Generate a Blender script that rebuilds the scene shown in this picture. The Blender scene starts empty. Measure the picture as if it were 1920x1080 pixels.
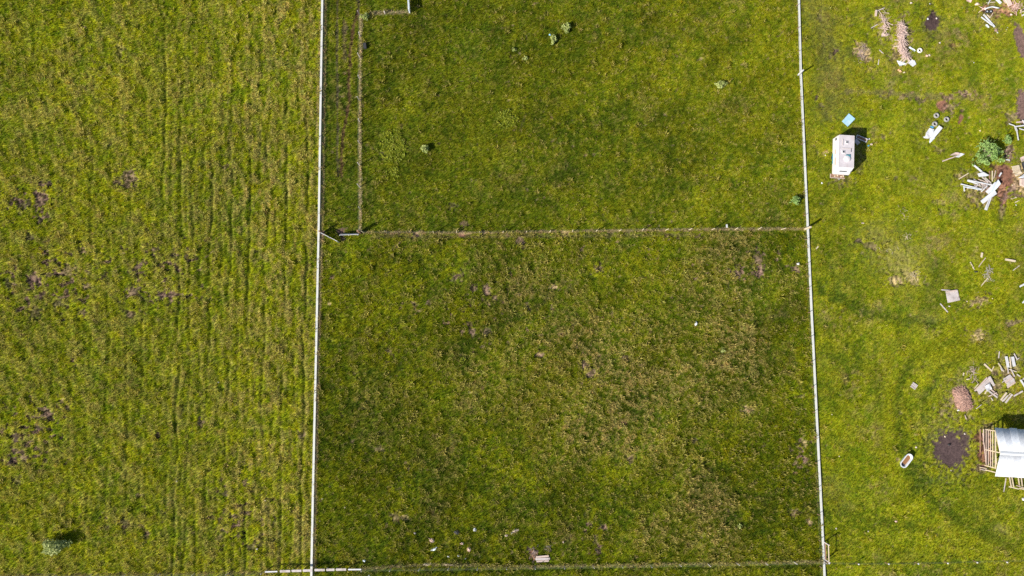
import bpy, math, random
import numpy as np
from mathutils import Vector, Matrix

R = math.radians
sc = bpy.context.scene
COL = sc.collection
random.seed(7)

# ------------------------------------------------------------------ camera
CAM_H, TILT, FPX = 90.0, R(5.0), 1280.0
CAM_Y = -CAM_H * math.tan(TILT)
cam = bpy.data.cameras.new('drone_camera')
cam.sensor_width = 36.0
cam.lens = 24.0
cam.clip_start = 0.5
cam.clip_end = 9000.0
co = bpy.data.objects.new('drone_camera', cam)
COL.objects.link(co)
co.location = (0, CAM_Y, CAM_H)
co.rotation_euler = (TILT, 0, 0)
sc.camera = co

# ------------------------------------------------------------------ world, sun, exposure
SUN_EL, SHADOW_AZ = R(34.0), R(32.0)
world = bpy.data.worlds.new('World')
sc.world = world
world.use_nodes = True
wn = world.node_tree
bg = wn.nodes['Background']
sky = wn.nodes.new('ShaderNodeTexSky')
sky.sky_type = 'NISHITA'
sky.sun_disc = False
sky.sun_elevation = SUN_EL
sky.sun_rotation = R(90) - (SHADOW_AZ + math.pi)
wn.links.new(sky.outputs[0], bg.inputs[0])
bg.inputs[1].default_value = 0.066
sun = bpy.data.lights.new('sun', 'SUN')
sun.energy = 4.2
sun.angle = R(0.5)
sun.color = (1.0, 0.94, 0.845)
so = bpy.data.objects.new('sun', sun)
COL.objects.link(so)
ld = Vector((math.cos(SHADOW_AZ) * math.cos(SUN_EL), math.sin(SHADOW_AZ) * math.cos(SUN_EL), -math.sin(SUN_EL)))
so.rotation_euler = ld.to_track_quat('-Z', 'Y').to_euler()
so.location = (-60, -40, 60)
sc.view_settings.view_transform = 'Standard'
sc.view_settings.look = 'None'
sc.view_settings.exposure = 0.90
sc.view_settings.gamma = 1.0
sc.view_settings.use_curve_mapping = False
sc.cycles.max_bounces = 5
sc.cycles.diffuse_bounces = 3
sc.cycles.use_denoising = False

# ------------------------------------------------------------------ survey helpers: photo position -> place on the ground
ct, st = math.cos(TILT), math.sin(TILT)


def P(u, v, z=0.0):
    a, b = (u - 960.0) / FPX, (540.0 - v) / FPX
    dy, dz = st + b * ct, -ct + b * st
    t = (z - CAM_H) / dz
    return Vector((a * t, CAM_Y + dy * t, z))


def UV(x, y):
    """where a ground point lies in the survey photograph (numpy)"""
    X, Y, Z = x, y - CAM_Y, -CAM_H
    d = Y * st + (-Z) * ct
    upc = Y * ct + Z * st
    return 960.0 + FPX * X / d, 540.0 - FPX * upc / d


# ------------------------------------------------------------------ noise
def _h(ix, iy, seed):
    n = (ix.astype(np.int64) * 374761393 + iy.astype(np.int64) * 668265263 + seed * 1442695041) & 0xffffffff
    n = ((n ^ (n >> 13)) * 1274126177) & 0xffffffff
    n = (n ^ (n >> 16)) & 0xffffffff
    n = ((n ^ (n >> 15)) * 2246822519) & 0xffffffff
    return ((n ^ (n >> 13)) & 0xffffff) / float(0xffffff)


def vn(x, y, s):
    ix, iy = np.floor(x), np.floor(y)
    fx, fy = x - ix, y - iy
    fx, fy = fx * fx * (3 - 2 * fx), fy * fy * (3 - 2 * fy)
    a, b = _h(ix, iy, s), _h(ix + 1, iy, s)
    c, d = _h(ix, iy + 1, s), _h(ix + 1, iy + 1, s)
    return (a * (1 - fx) + b * fx) * (1 - fy) + (c * (1 - fx) + d * fx) * fy


def fbm(x, y, s, n=3):
    o, t, w = 0, 0, 1.0
    for k in range(n):
        c, sn = math.cos(0.6 * k + .3), math.sin(0.6 * k + .3)
        o = o + w * vn((x * c - y * sn) * 2 ** k, (x * sn + y * c) * 2 ** k, s + 17 * k)
        t += w
        w *= 0.55
    return o / t


def ss(a, b, x):
    t = np.clip((x - a) / (b - a), 0, 1)
    return t * t * (3 - 2 * t)


# ------------------------------------------------------------------ survey of the ground: bare patches, tracks, strips
GREEN = np.array((0.103, 0.147, 0.004))
YELL = np.array((0.221, 0.229, 0.006))
DEEP = np.array((0.043, 0.079, 0.006))
DRY = np.array((0.335, 0.272, 0.085))
STRAW = np.array((0.50, 0.40, 0.22))
EARTH = np.array((0.105, 0.068, 0.062))
EARTHD = np.array((0.082, 0.055, 0.053))
RED = np.array((0.30, 0.145, 0.095))
PATH = np.array((0.26, 0.165, 0.135))
MUD = np.array((0.245, 0.155, 0.118))
HAY = np.array((0.48, 0.34, 0.19))
PALE = np.array((0.27, 0.24, 0.065))

# (u, v, ru, rv, angle, colour, cover, raggedness, keeps grass)
SPOTS = [
    (242, 336, 20, 14, 20, MUD, .75, 1.0, .4), (45, 384, 14, 9, 40, EARTH, .7, 1.3, .4), (80, 372, 17, 9, -30, MUD, .8, 1.4, .4),
    (92, 345, 6, 8, 10, EARTH, .8, 1, .4), (74, 412, 5, 9, 0, EARTH, .8, 1, .4), (54, 446, 7, 8, 0, EARTH, .6, 1, .4),
    (68, 524, 15, 14, 30, MUD, .85, 1.2, .3), (92, 517, 18, 6, 15, MUD, .6, 1.3, .4), (128, 508, 14, 9, 0, MUD, .6, 1.3, .4),
    (15, 535, 6, 12, 0, EARTH, .6, 1.2, .4), (62, 585, 12, 10, 60, EARTH, .6, 1.3, .4), (108, 570, 8, 7, 0, EARTH, .6, 1.2, .4),
    (158, 468, 8, 7, 0, MUD, .7, 1.2, .4), (162, 537, 10, 5, 0, MUD, .7, 1.2, .4), (157, 588, 9, 8, 0, MUD, .7, 1.3, .4),
    (86, 775, 20, 10, -25, MUD, .8, 1.3, .35), (78, 803, 14, 7, 0, EARTH, .8, 1.3, .4), (32, 816, 12, 9, 20, EARTH, .8, 1.3, .4),
    (18, 866, 12, 8, 0, MUD, .8, 1.3, .35), (46, 862, 10, 7, 0, MUD, .7, 1.2, .4), (35, 900, 10, 8, 0, EARTH, .6, 1.3, .4),
    (115, 752, 5, 5, 0, HAY, .8, 1, .3), (262, 495, 14, 5, 35, MUD, .8, 1.4, .4), (248, 545, 9, 16, -40, MUD, .7, 1.4, .4),
    (312, 554, 26, 7, 0, MUD, .8, 1.3, .4), (288, 468, 9, 5, 0, MUD, .7, 1.3, .4), (245, 586, 9, 8, 30, MUD, .7, 1.3, .4),
    (348, 484, 6, 6, 0, EARTH, .7, 1.2, .4), (325, 477, 5, 4, 0, EARTH, .8, 1.1, .4), (137, 676, 7, 8, 0, MUD, .8, 1.2, .3),
    (375, 793, 6, 9, 0, MUD, .7, 1.2, .4), (296, 817, 5, 7, 0, EARTH, .8, 1.2, .4), (508, 833, 5, 4, 0, RED * .8, .8, 1.2, .3),
    (460, 905, 7, 6, 0, MUD, .7, 1.2, .4), (422, 925, 5, 5, 0, EARTH, .7, 1.2, .4), (440, 965, 10, 7, 0, MUD, .7, 1.2, .4),
    (445, 1005, 8, 5, 0, EARTH, .7, 1.2, .4), (475, 1022, 14, 9, 10, EARTH, .6, 1.4, .4), (232, 978, 10, 8, 0, EARTH, .6, 1.3, .4),
    (199, 973, 5, 4, 0, HAY, .8, 1, .3), (275, 1005, 6, 10, 0, MUD, .5, 1.2, .4), (260, 928, 8, 4, 0, MUD, .6, 1.2, .4),
    (422, 312, 9, 6, 0, MUD, .6, 1.2, .4), (225, 90, 10, 14, 0, DRY, .6, 1.2, .6), (155, 55, 10, 6, 0, HAY, .6, 1.2, .6),
    (562, 815, 8, 8, 0, MUD, .6, 1.3, .4), (410, 1010, 6, 5, 0, MUD, .4, 1.3, .4), (5, 398, 4, 6, 0, EARTH, .8, 1, .3),
    # lower meadow
    (855, 516, 9, 8, 40, MUD, .9, 1.3, .3), (774, 567, 7, 5, 0, MUD, .8, 1.2, .3), (914, 543, 7, 8, 0, MUD, .85, 1.2, .3),
    (887, 541, 5, 5, 0, MUD, .8, 1.2, .3), (928, 558, 6, 5, 0, MUD, .7, 1.2, .3), (976, 455, 7, 12, 30, MUD, .75, 1.2, .3),
    (1120, 505, 10, 8, 0, MUD, .75, 1.3, .3), (1038, 538, 6, 4, 0, HAY, .75, 1.2, .3), (886, 624, 6, 7, 0, MUD, .85, 1.2, .3),
    (914, 623, 7, 6, 0, MUD, .85, 1.2, .3), (880, 607, 6, 4, 0, MUD, .7, 1.2, .3), (1014, 665, 6, 5, 0, MUD, .8, 1.2, .3),
    (730, 661, 7, 6, 0, MUD, .7, 1.3, .3), (1097, 686, 7, 8, 0, MUD, .85, 1.3, .3), (1108, 700, 9, 6, 0, MUD, .8, 1.3, .3),
    (1173, 672, 6, 5, 0, MUD, .7, 1.2, .3), (803, 568, 5, 4, 0, MUD, .6, 1.2, .3), (623, 521, 5, 4, 0, MUD, .9, 1, .2),
    (617, 569, 5, 4, 0, HAY, .7, 1, .3), (1168, 792, 7, 6, 0, RED, .6, 1.3, .4), (1182, 858, 7, 9, 0, MUD, .8, 1.2, .3),
    (1380, 514, 8, 8, 0, MUD, .85, 1.3, .3), (1422, 494, 10, 16, 10, MUD, .7, 1.4, .3), (1424, 512, 8, 7, 0, MUD, .85, 1.3, .3),
    (1495, 508, 8, 8, 0, MUD, .8, 1.3, .3), (1308, 523, 6, 4, 0, MUD, .8, 1.2, .3), (1405, 768, 9, 7, 0, HAY, .7, 1.3, .4),
    (1508, 863, 9, 8, 0, MUD, .9, 1.2, .3), (1508, 833, 6, 9, 0, HAY, .6, 1.2, .4), (1492, 868, 6, 4, 0, MUD, .7, 1.2, .4),
    (1302, 827, 5, 4, 0, EARTH, .8, 1.2, .3), (1516, 975, 5, 9, 20, HAY, .8, 1.2, .3), (1490, 962, 10, 8, 0, MUD, .6, 1.3, .3),
    (1105, 983, 6, 5, 0, MUD, .9, 1.2, .2), (1129, 990, 10, 5, 0, MUD, .9, 1.2, .2), (1120, 1034, 7, 5, 0, MUD, .8, 1.2, .3),
    (1115, 1010, 5, 10, 0, MUD, .5, 1.2, .3), (994, 1030, 8, 7, 0, EARTHD, 1, 1.1, .1), (1000, 1040, 8, 10, 0, RED * .7, .8, 1.2, .2),
    (740, 970, 8, 8, 0, MUD, .6, 1.2, .3), (758, 968, 6, 5, 0, HAY, .6, 1.2, .3), (766, 879, 4, 6, 0, MUD, .7, 1.2, .3),
    (1055, 1040, 5, 6, 0, HAY, .5, 1.2, .3), (712, 843, 8, 6, 0, MUD, .5, 1.2, .3), (865, 440, 8, 4, 0, RED * .6, 1, 1.1, .1),
    (780, 440, 7, 5, 0, EARTH, 1, 1.1, .1), (905, 437, 10, 4, 0, MUD, .7, 1.3, .2), (947, 438, 9, 5, 0, MUD, .9, 1.2, .2),
    (1054, 438, 10, 7, 0, DRY * 1.1, .9, 1.1, .8), (870, 420, 7, 5, 0, MUD, .7, 1.2, .3), (847, 386, 8, 6, 0, EARTH, .6, 1.2, .3),
    (640, 436, 8, 7, 30, MUD * .6, 1, 1.3, 0), (642, 448, 6, 7, 0, EARTH, .8, 1.3, .2), (604, 437, 5, 5, 0, MUD, 1, 1, .1),
    # right plot
    (1835, 352, 40, 26, 0, HAY * .7, .45, 1.5, .4), (1838, 372, 26, 16, 0, MUD, .4, 1.5, .4), (1890, 690, 32, 26, 0, HAY * .7, .45, 1.5, .4), (1858, 740, 34, 18, 0, MUD, .4, 1.5, .4),
    (1655, 45, 16, 26, 0, HAY * .8, .5, 1.5, .4), (1747, 250, 24, 18, 0, MUD, .35, 1.5, .5), (1583, 336, 22, 8, 0, MUD, .5, 1.5, .4), (1612, 300, 8, 26, 0, MUD, .4, 1.5, .5),
    (1860, 30, 26, 22, 0, HAY * .8, .4, 1.5, .4), (1785, 843, 46, 44, 0, EARTH, .45, 1.7, .4), (1800, 752, 30, 34, 0, HAY * .7, .45, 1.6, .4), (1748, 44, 20, 20, 0, EARTH, .4, 1.7, .4),
    (1748, 42, 14, 15, 0, EARTH * .8, 1, .35, 0), (1750, 25, 3, 6, 0, EARTH, .9, .8, .1), (1618, 98, 10, 22, 30, HAY, .85, 1.2, .2),
    (1690, 75, 17, 38, -5, HAY * .8, .8, 1.2, .1), (1766, 197, 11, 10, 0, RED, 1, .4, 0), (1783, 203, 10, 9, 0, MUD, .7, 1.3, .3),
    (1801, 223, 4, 10, -22, RED * .8, 1, .7, 0), (1812, 176, 13, 6, 0, MUD, .85, 1.2, .3), (1780, 181, 9, 6, 0, MUD, .7, 1.2, .3),
    (1727, 188, 7, 8, 0, EARTH, .7, 1.2, .4), (1790, 84, 8, 5, 0, RED * .7, .7, 1.2, .3), (1568, 97, 5, 6, 0, EARTH, .9, 1.2, .2),
    (1557, 108, 6, 6, 0, EARTH, .5, 1.2, .3), (1537, 30, 6, 9, 0, EARTH, .45, 1.2, .4), (1530, 186, 3, 7, -20, EARTH, .9, 1, .2),
    (1540, 196, 5, 6, 0, EARTH, .6, 1.2, .3), (1662, 180, 10, 6, 0, MUD, .4, 1.2, .4), (1690, 182, 9, 6, 0, MUD, .6, 1.2, .4),
    (1915, 80, 11, 34, 14, PATH * .8, 1, .5, 0), (1918, 200, 13, 34, 0, PATH * .8, 1, .5, 0), (1900, 218, 16, 14, 0, PATH, .55, 1.3, .2),
    (1893, 288, 9, 18, -10, PATH, .9, .8, .1), (1888, 330, 20, 22, 0, RED * .8, 1, .6, 0), (1880, 362, 12, 22, 10, RED * .85, .95, .9, .1),
    (1870, 317, 16, 9, 0, RED * .7, .8, 1, .1), (1903, 350, 18, 6, 35, PATH, .9, .8, .1), (1878, 395, 6, 14, 0, MUD, .5, 1.2, .3),
    (1914, 335, 14, 30, 0, HAY, .8, .8, .1), (1855, 268, 10, 7, -30, EARTH, .7, 1.2, .3), (1767, 398, 8, 5, 0, MUD, .5, 1.2, .3),
    (1832, 565, 19, 10, 15, HAY, .8, 1.3, .3), (1712, 520, 16, 12, 0, HAY, .6, 1.4, .5), (1681, 480, 34, 30, 0, PALE * 1.1, .6, 1.3, .9), (1700, 505, 26, 24, 20, PALE * 1.2, .55, 1.3, .9), (1640, 440, 30, 26, 0, PALE, .4, 1.3, .9), (1850, 470, 40, 30, 0, YELL * 1.3, .4, 1.3, 1), (1700, 300, 50, 60, 0, YELL * 1.25, .35, 1.3, 1),
    (1676, 527, 14, 9, 0, HAY, .6, 1.3, .5), (1831, 630, 16, 11, 0, HAY, .75, 1.3, .4), (1735, 598, 26, 9, 0, DRY, .4, 1.3, .8),
    (1900, 605, 18, 5, 5, MUD, .7, 1.2, .3), (1632, 460, 10, 8, 0, MUD, .5, 1.3, .4), (1611, 450, 5, 4, 0, EARTH, .8, 1.1, .2),
    (1804, 748, 19, 24, -12, HAY * .6, .9, .6, 0), (1783, 843, 33, 36, 10, EARTHD * 1.2, 1, .75, 0), (1808, 830, 12, 22, 0, EARTHD * 1.2, .85, 1, 0),
    (1836, 822, 12, 12, 0, RED * .6, .9, 1.2, .2), (1850, 842, 13, 34, 0, RED * .7, .95, .7, .1), (1855, 803, 16, 9, 0, MUD, .6, 1.2, .3),
    (1838, 880, 16, 8, 0, MUD, .6, 1.2, .4), (1684, 862, 4, 6, 0, MUD, .7, 1, .3), (1870, 720, 10, 18, 20, MUD, .5, 1.3, .3),
    (1850, 790, 12, 6, 0, EARTH, .5, 1.3, .4), (1890, 700, 16, 10, 0, MUD, .5, 1.3, .4), (1548, 286, 8, 6, 0, HAY, .6, 1.3, .4),
    (1672, 160, 12, 8, 0, MUD, .35, 1.2, .5), (1655, 256, 5, 6, 0, MUD, .6, 1.2, .3), (1890, 12, 26, 14, 30, RED * 1.2, .8, 1.1, .1),
    (1846, 15, 8, 6, 0, RED, .7, 1.1, .1), (1760, 282, 8, 6, 0, MUD, .5, 1.2, .4), (1679, 333, 4, 4, 0, EARTH, .6, 1.2, .4),
    (1800, 330, 10, 10, 0, MUD, .5, 1.3, .4), (1768, 378, 12, 6, 0, MUD, .5, 1.3, .4), (1560, 920, 26, 22, 0, DRY, .25, 1.4, .9),
    (1880, 992, 14, 8, 0, DRY, .5, 1.3, .8),
]
# (points, half width, colour, cover, raggedness, depth m)
TRACKS = [
    ([(672, 22), (663, 48), (657, 100), (654, 150), (655, 192), (646, 235), (641, 270), (640, 330)], 3.2, RED * .36, .8, 1.4, .04),
    ([(633, 0), (632, 60), (632, 120), (633, 200), (633, 330)], 2.2, EARTH, .6, 1.6, .03),
    ([(671, 0), (672, 25)], 3, EARTH, .7, 1.2, .03),
    ([(615, 0), (613, 60), (611, 150), (609, 300), (607, 400)], 4, DEEP, .75, 1.0, .06),  # dark strip beside the fence: its shadow painted into the grass colour
    ([(646, 40), (645, 110)], 4, MUD * .8, .55, 1.4, .02),
    ([(677, 30), (676, 120), (675, 230), (676, 340), (676, 436)], 2.2, STRAW, .85, 1.2, -.05),
    ([(683, 437), (900, 437), (1100, 434), (1300, 431), (1512, 429)], 2.2, HAY, .62, 1.9, -.02),
    ([(700, 444), (900, 444), (1300, 440)], 3.0, MUD, .32, 1.5, .03),
    ([(694, 25), (765, 23)], 3.0, STRAW * .8, .8, 1.2, -.04),
    ([(611, 0), (605, 430)], 1.6, HAY, .4, 1.5, -.02),
    ([(604, 440), (602, 520), (598, 640), (594, 800), (590, 1060)], 2.0, HAY * .9, .7, 1.7, -.03),
    ([(594, 250), (599, 120), (600, 40)], 1.8, HAY, .5, 1.5, -.03),
    ([(1490, 0), (1507, 430), (1514, 620)], 2.4, YELL, .5, 2.0, -.02),
    ([(1522, 640), (1534, 900), (1538, 1080)], 2.4, GREEN * 1.2, .5, 2.0, -.02),
    ([(680, 1066), (800, 1058), (1000, 1062), (1250, 1058), (1543, 1052)], 2.2, STRAW * .8, .6, 1.4, -.03),
    ([(700, 1072), (1000, 1069), (1300, 1065), (1545, 1060)], 3.2, DEEP * .8, .7, 1.3, .05),
    ([(0, 1079), (250, 1076), (500, 1073)], 2.0, MUD, .45, 1.4, .02),
    ([(1550, 1056), (1700, 1055), (1920, 1050)], 2.6, DEEP, .55, 1.3, .05),
    ([(1540, 545), (1620, 585), (1690, 600), (1760, 610)], 9, DEEP * 1.2, .75, 1.3, .02),
    ([(1790, 640), (1720, 665), (1690, 705), (1680, 760), (1690, 820), (1705, 880), (1740, 930), (1790, 975), (1900, 1030)], 10, DEEP * 1.2, .75, 1.2, .02),
    ([(1840, 650), (1765, 690), (1735, 740), (1730, 790)], 7, DEEP * 1.2, .6, 1.2, .02),
    ([(1550, 655), (1640, 700), (1650, 760)], 14, DEEP * 1.2, .5, 1.3, .01),
    ([(1550, 960), (1640, 975), (1720, 990)], 10, DEEP * 1.2, .6, 1.3, .01),
    ([(1540, 500), (1600, 520)], 26, DEEP * 1.3, .5, 1.3, .01),
    ([(1700, 930), (1735, 900), (1720, 880)], 14, DEEP * 1.2, .55, 1.3, .01),
    ([(1660, 650), (1670, 740), (1660, 850), (1700, 960)], 10, YELL * 1.25, .7, 1.3, 0),
    ([(1790, 1000), (1870, 1040), (1919, 1060)], 16, YELL * 1.25, .6, 1.3, 0),
    ([(1725, 655), (1780, 660), (1830, 655)], 14, YELL * 1.25, .7, 1.3, 0),
    ([(1590, 170), (1660, 175), (1820, 185)], 5, MUD, .35, 1.5, .01),
    ([(1520, 0), (1570, 120), (1560, 200)], 24, MUD * .8, .28, 1.4, .01),
    ([(304, 0), (301, 130), (306, 185)], 7, GREEN * 1.3, .6, 1.2, .02),
    ([(1880, 375), (1898, 365), (1919, 368)], 3.2, PATH * .8, .8, 1.1, .02),
    ([(985, 215), (975, 245)], 2, EARTH, .3, 1.4, .02),
    ([(1035, 560), (860, 650), (870, 690)], 9, DEEP, .5, 1.4, .02),
    ([(900, 760), (1010, 880), (1130, 920), (1300, 960)], 14, DEEP, .45, 1.4, .02),
    ([(690, 800), (1000, 960), (1300, 900), (1500, 930)], 26, DEEP, .32, 1.3, .0),
    ([(680, 480), (820, 500), (1000, 480)], 6, DEEP, .3, 1.4, .02),
]
FURROWS = [(62, .2), (98, .25), (133, .25), (168, .3), (204, .3), (240, .35), (268, .4), (302, .75), (335, .75), (357, .55), (392, .7), (429, .6), (466, .8), (497, .6), (533, .75), (572, .9), (319, .4), (346, .35), (375, .45), (411, .4), (448, .4), (482, .35), (515, .45), (552, .4), (588, .4)]


def field(x, y):
    u, v = UV(x, y)
    N = len(x)
    xl = np.interp(v, [0, 430, 1080], [605, 598, 584])
    xr = np.interp(v, [0, 140, 430, 1080], [1496, 1501, 1514, 1545])
    left = ss(2, -2, u - xl)
    right = ss(-2, 2, u - xr)
    mid = 1 - left - right
    up = mid * ss(440, 432, v)
    low = mid - up
    n1 = fbm(u / 90, v / 90, 1, 3)
    n2 = fbm(u / 34, v / 34, 2, 3)
    n3 = fbm(u / 13, v / 13, 3, 3)
    n4 = fbm(u / 6.0, v / 6.0, 4, 2)
    n5 = vn(u / 2.6, v / 2.6, 5)
    big = fbm(u / 260, v / 260, 6, 2)
    # amount of yellow against green
    wy = .44 + (n2 - .5) * .9 + (n3 - .5) * 1.0 + (n4 - .5) * 1.0 + (big - .5) * .5
    wy = wy + left * .20 + right * .17 + up * (-.09 + .22 * ss(1000, 1450, u)) + low * (-.03 + .12 * ss(900, 1150, u))
    wy = wy - .2 * ss(220, 0, u) * left * (big - .3)
    wy = np.clip(wy, 0, 1)
    c = GREEN[None] * (1 - wy[:, None]) + YELL[None] * wy[:, None]
    # darker, lusher growth
    wd = np.clip((.52 - n1) * 1.4 + (.5 - n3) * 1.0 + (.48 - n4) * .9, 0, 1)
    wd = wd * (left * .26 + up * .62 + low * .78 + right * .36) + up * .16 * ss(1150, 800, u) + low * .03
    wd = np.clip(wd, 0, .95)
    c = c * (1 - wd[:, None]) + DEEP[None] * wd[:, None]
    sweep = (up * .55 + low * 1.1) * (fbm((u + .9 * v) / 55, (v - .6 * u) / 240, 71, 2) - .5)
    c = c * (1 + sweep * .7)[:, None]
    # brownish thin cover
    wb = np.clip((fbm(u / 55, v / 55, 41, 3) - .56) * 4, 0, 1) * np.clip((n4 - .4) * 3, 0, 1)
    wb = wb * (right * .5 + up * .25 + low * .4 + left * .2)
    c = c * (1 - wb[:, None]) + (MUD * .75)[None] * wb[:, None]
    # dry stalks: streaks along the rows in the left field, tufts elsewhere
    rowz = np.maximum(ss(250, 330, u), .35 * ss(.45, .6, n1)) * left
    slant = (1 - ss(250, 330, u)) * left
    r1 = vn(u / 8.0, v / 24, 8) * .5 + vn(u / 4.5, v / 10, 9) * .5
    r2 = vn((u - .38 * v) / 12.0, (v + .3 * u) / 24.0, 10) * .6 + vn((u - .38 * v) / 6, (v + .3 * u) / 11.0, 11) * .4
    dl = rowz * (np.clip((r1 - .44) * 3.4, 0, 1) * (.45 + .4 * ss(350, 520, u)) * (.6 + .9 * (n1 - .2)))
    ds = slant * np.clip((r2 - .46) * 3.5, 0, 1) * .46 * (.4 + n1)
    patchy = ss(.42, .86, fbm(u / 110, v / 110, 21, 2) + .42 * np.exp(-((u - 1180) / 230) ** 2 - ((v - 720) / 170) ** 2)
                + .18 * np.exp(-((u - 1000) / 160) ** 2 - ((v - 650) / 90) ** 2) - .40 * np.exp(-((u - 700) / 170) ** 2 - ((v - 1000) / 130) ** 2)
                - .18 * np.exp(-((u - 780) / 160) ** 2 - ((v - 560) / 120) ** 2))
    dm = low * patchy * np.clip((n4 * .45 + n5 * .35 + n3 * .2 - .47) * 5.5, 0, 1) * .92
    du = up * np.clip((n4 * .5 + n5 * .5 - .60) * 5, 0, 1) * .33
    dr = right * np.clip((n4 * .5 + n5 * .5 - .60) * 4, 0, 1) * .28
    wdry = np.clip(dl + ds + dm + du + dr, 0, .92)
    tint = DRY[None] * (1 - .5 * ss(.45, .75, n1))[:, None] + YELL[None] * (.5 * ss(.45, .75, n1))[:, None]
    c = c * (1 - wdry[:, None]) + tint * wdry[:, None]
    # relief
    amp = left * 1.0 + low * 1.0 + up * .7 + right * .5
    h = amp * ((n3 - .5) * .12 + (n4 - .5) * .12 + (n5 - .5) * .06) + (big - .5) * .15
    h = h + slant * (r2 - .5) * .14 + rowz * (r1 - .5) * .12
    gain = left * 1.50 + right * 1.30 + up * (.94 + .12 * ss(1050, 1450, u)) + low * 1.05
    tone = 1 + (fbm(u / 48, v / 48, 51, 3) - .5) * (.55 * mid + .5 * right + .4 * left) + (n3 - .5) * .25 + (n5 - .5) * .5
    gain = gain * tone * (1 - .10 * right * ss(1640, 1520, u))
    c = c * gain[:, None]
    olive = right * np.clip((fbm(u / 30, v / 30, 52, 3) - .42) * 2.2, 0, 1) * .16
    c = c * (1 - olive[:, None]) + np.array((.27, .22, .07))[None] * olive[:, None]
    size = left * 1.0 + low * 1.0 + up * .85 + right * .74
    size = size * (.82 + .36 * n3) * (1 + .25 * wdry)
    keep = np.ones(N)
    # furrows left by the plough
    for f, a in FURROWS:
        wob = (vn(v / 70, v * 0 + f, 31) - .5) * 7 + (vn(v / 18, v * 0 + f, 32) - .5) * 4
        strg = a * ss(.20, .62, vn(v / 60, v * 0 + f + .5, 33)) * ss(60, 330, v) * left
        if f == 302:
            strg = a * (ss(20, 60, v) - .7 * ss(330, 500, v)) * left * (.35 + .8 * vn(v / 30, v * 0, 77))
        d = np.abs(u + (v - 540) * .018 - f - wob)
        m = np.exp(-(d / 2.8) ** 2) * strg
        h = h - m * .16 + np.exp(-((d - 6) / 3.2) ** 2) * strg * .05
        k = (m * .60)[:, None]
        c = c * (1 - k) + DEEP[None] * k
        size = size * (1 - .5 * m)
        m2 = np.exp(-((d - 7) / 3.5) ** 2) * strg * np.clip((r1 - .35) * 2.2, 0, 1) * .45
        c = c * (1 - m2[:, None]) + DRY[None] * m2[:, None]
    # trampled pocks: clustered on the left, rare elsewhere
    zone = np.zeros(N)
    for (zu, zv, zr, zs, za) in ((60, 375, 55, 45, 1), (75, 530, 95, 75, 1), (275, 500, 110, 60, .8), (300, 560, 90, 30, .7), (65, 810, 80, 70, 1), (250, 980, 60, 30, .5),
                                 (450, 960, 70, 90, .7), (900, 590, 130, 60, .45), (1120, 690, 60, 40, .5), (1420, 500, 90, 30, .7), (1500, 850, 25, 60, .7), (1115, 1010, 30, 30, .7),
                                 (730, 460, 60, 25, .4), (1790, 200, 90, 50, .35), (1230, 460, 160, 40, .3)):
        zone = np.maximum(zone, za * np.exp(-((u - zu) / zr) ** 2 - ((v - zv) / zs) ** 2))
    pk = fbm(u / 8.5, v / 7.0, 61, 2)
    pm_ = ss(.0, .09, pk - (.80 - (.225 + .035 * left) * zone)) * np.clip(.5 + zone, 0, .95)
    pcol = (MUD * (1 - .35 * left)[:, None]) * (.25 + 1.3 * ss(.2, .8, n5))[:, None]
    c = c * (1 - pm_[:, None]) + pcol * pm_[:, None]
    h = h - pm_ * .10
    keep = keep * (1 - .6 * pm_)
    # coarse tussocks left standing by the cattle
    ts = ss(.70, .86, vn(u / 7.5, v / 7.5, 63)) * ss(.45, .6, n2)
    size = size * (1 + .45 * ts)
    h = h + ts * .05 * (1 - right)
    # bare spots and patches
    for (pu, pv, ru, rv, ang, colr, cov, rag, kg) in SPOTS:
        rr = max(ru, rv) * 1.8 + 4
        i = np.nonzero((np.abs(u - pu) < rr) & (np.abs(v - pv) < rr))[0]
        if not len(i):
            continue
        if pu < 590:
            colr = colr * .66
        a = R(ang)
        du_, dv_ = u[i] - pu, v[i] - pv
        q = np.hypot((du_ * math.cos(a) - dv_ * math.sin(a)) / ru, (du_ * math.sin(a) + dv_ * math.cos(a)) / rv)
        q = q + rag * ((n4[i] - .5) * .9 + (n5[i] - .5) * .7 + (n3[i] - .5) * .5) * (1.7 if kg else 1)
        soft = kg >= .8
        m = np.exp(-np.clip(q, 0, 9) ** 2 * 1.1) * cov if soft else ss(1.15, .85, q) * min(1, cov + (.12 if pu < 590 else 0))
        br = (.75 + .5 * n4[i]) if soft else (.18 + 1.5 * ss(.2, .8, n5[i]) + .15 * n4[i]) if kg else (.50 + .55 * n5[i] + .40 * n4[i])
        c[i] = c[i] * (1 - m[:, None]) + colr[None] * br[:, None] * m[:, None]
        h[i] = h[i] * (1 - .7 * m * (kg < .2)) - m * (.05 if kg else .02) + m * (n5[i] - .5) * (.22 if kg >= .2 else .04)
        keep[i] = keep[i] * (1 - m * (1 - kg * .5))
        size[i] = size[i] * (1 - .35 * m)
    for (pts, hw, colr, cov, rag, dep) in TRACKS:
        us, vs = [p[0] for p in pts], [p[1] for p in pts]
        rr = hw * 3.2 + 4
        i = np.nonzero((u > min(us) - rr) & (u < max(us) + rr) & (v > min(vs) - rr) & (v < max(vs) + rr))[0]
        if not len(i):
            continue
        uu, vv = u[i], v[i]
        d = np.full(len(i), 1e9)
        for (a0, b0), (a1, b1) in zip(pts[:-1], pts[1:]):
            L2 = (a1 - a0) ** 2 + (b1 - b0) ** 2
            t = np.clip(((uu - a0) * (a1 - a0) + (vv - b0) * (b1 - b0)) / L2, 0, 1)
            d = np.minimum(d, np.hypot(uu - a0 - t * (a1 - a0), vv - b0 - t * (b1 - b0)))
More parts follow.
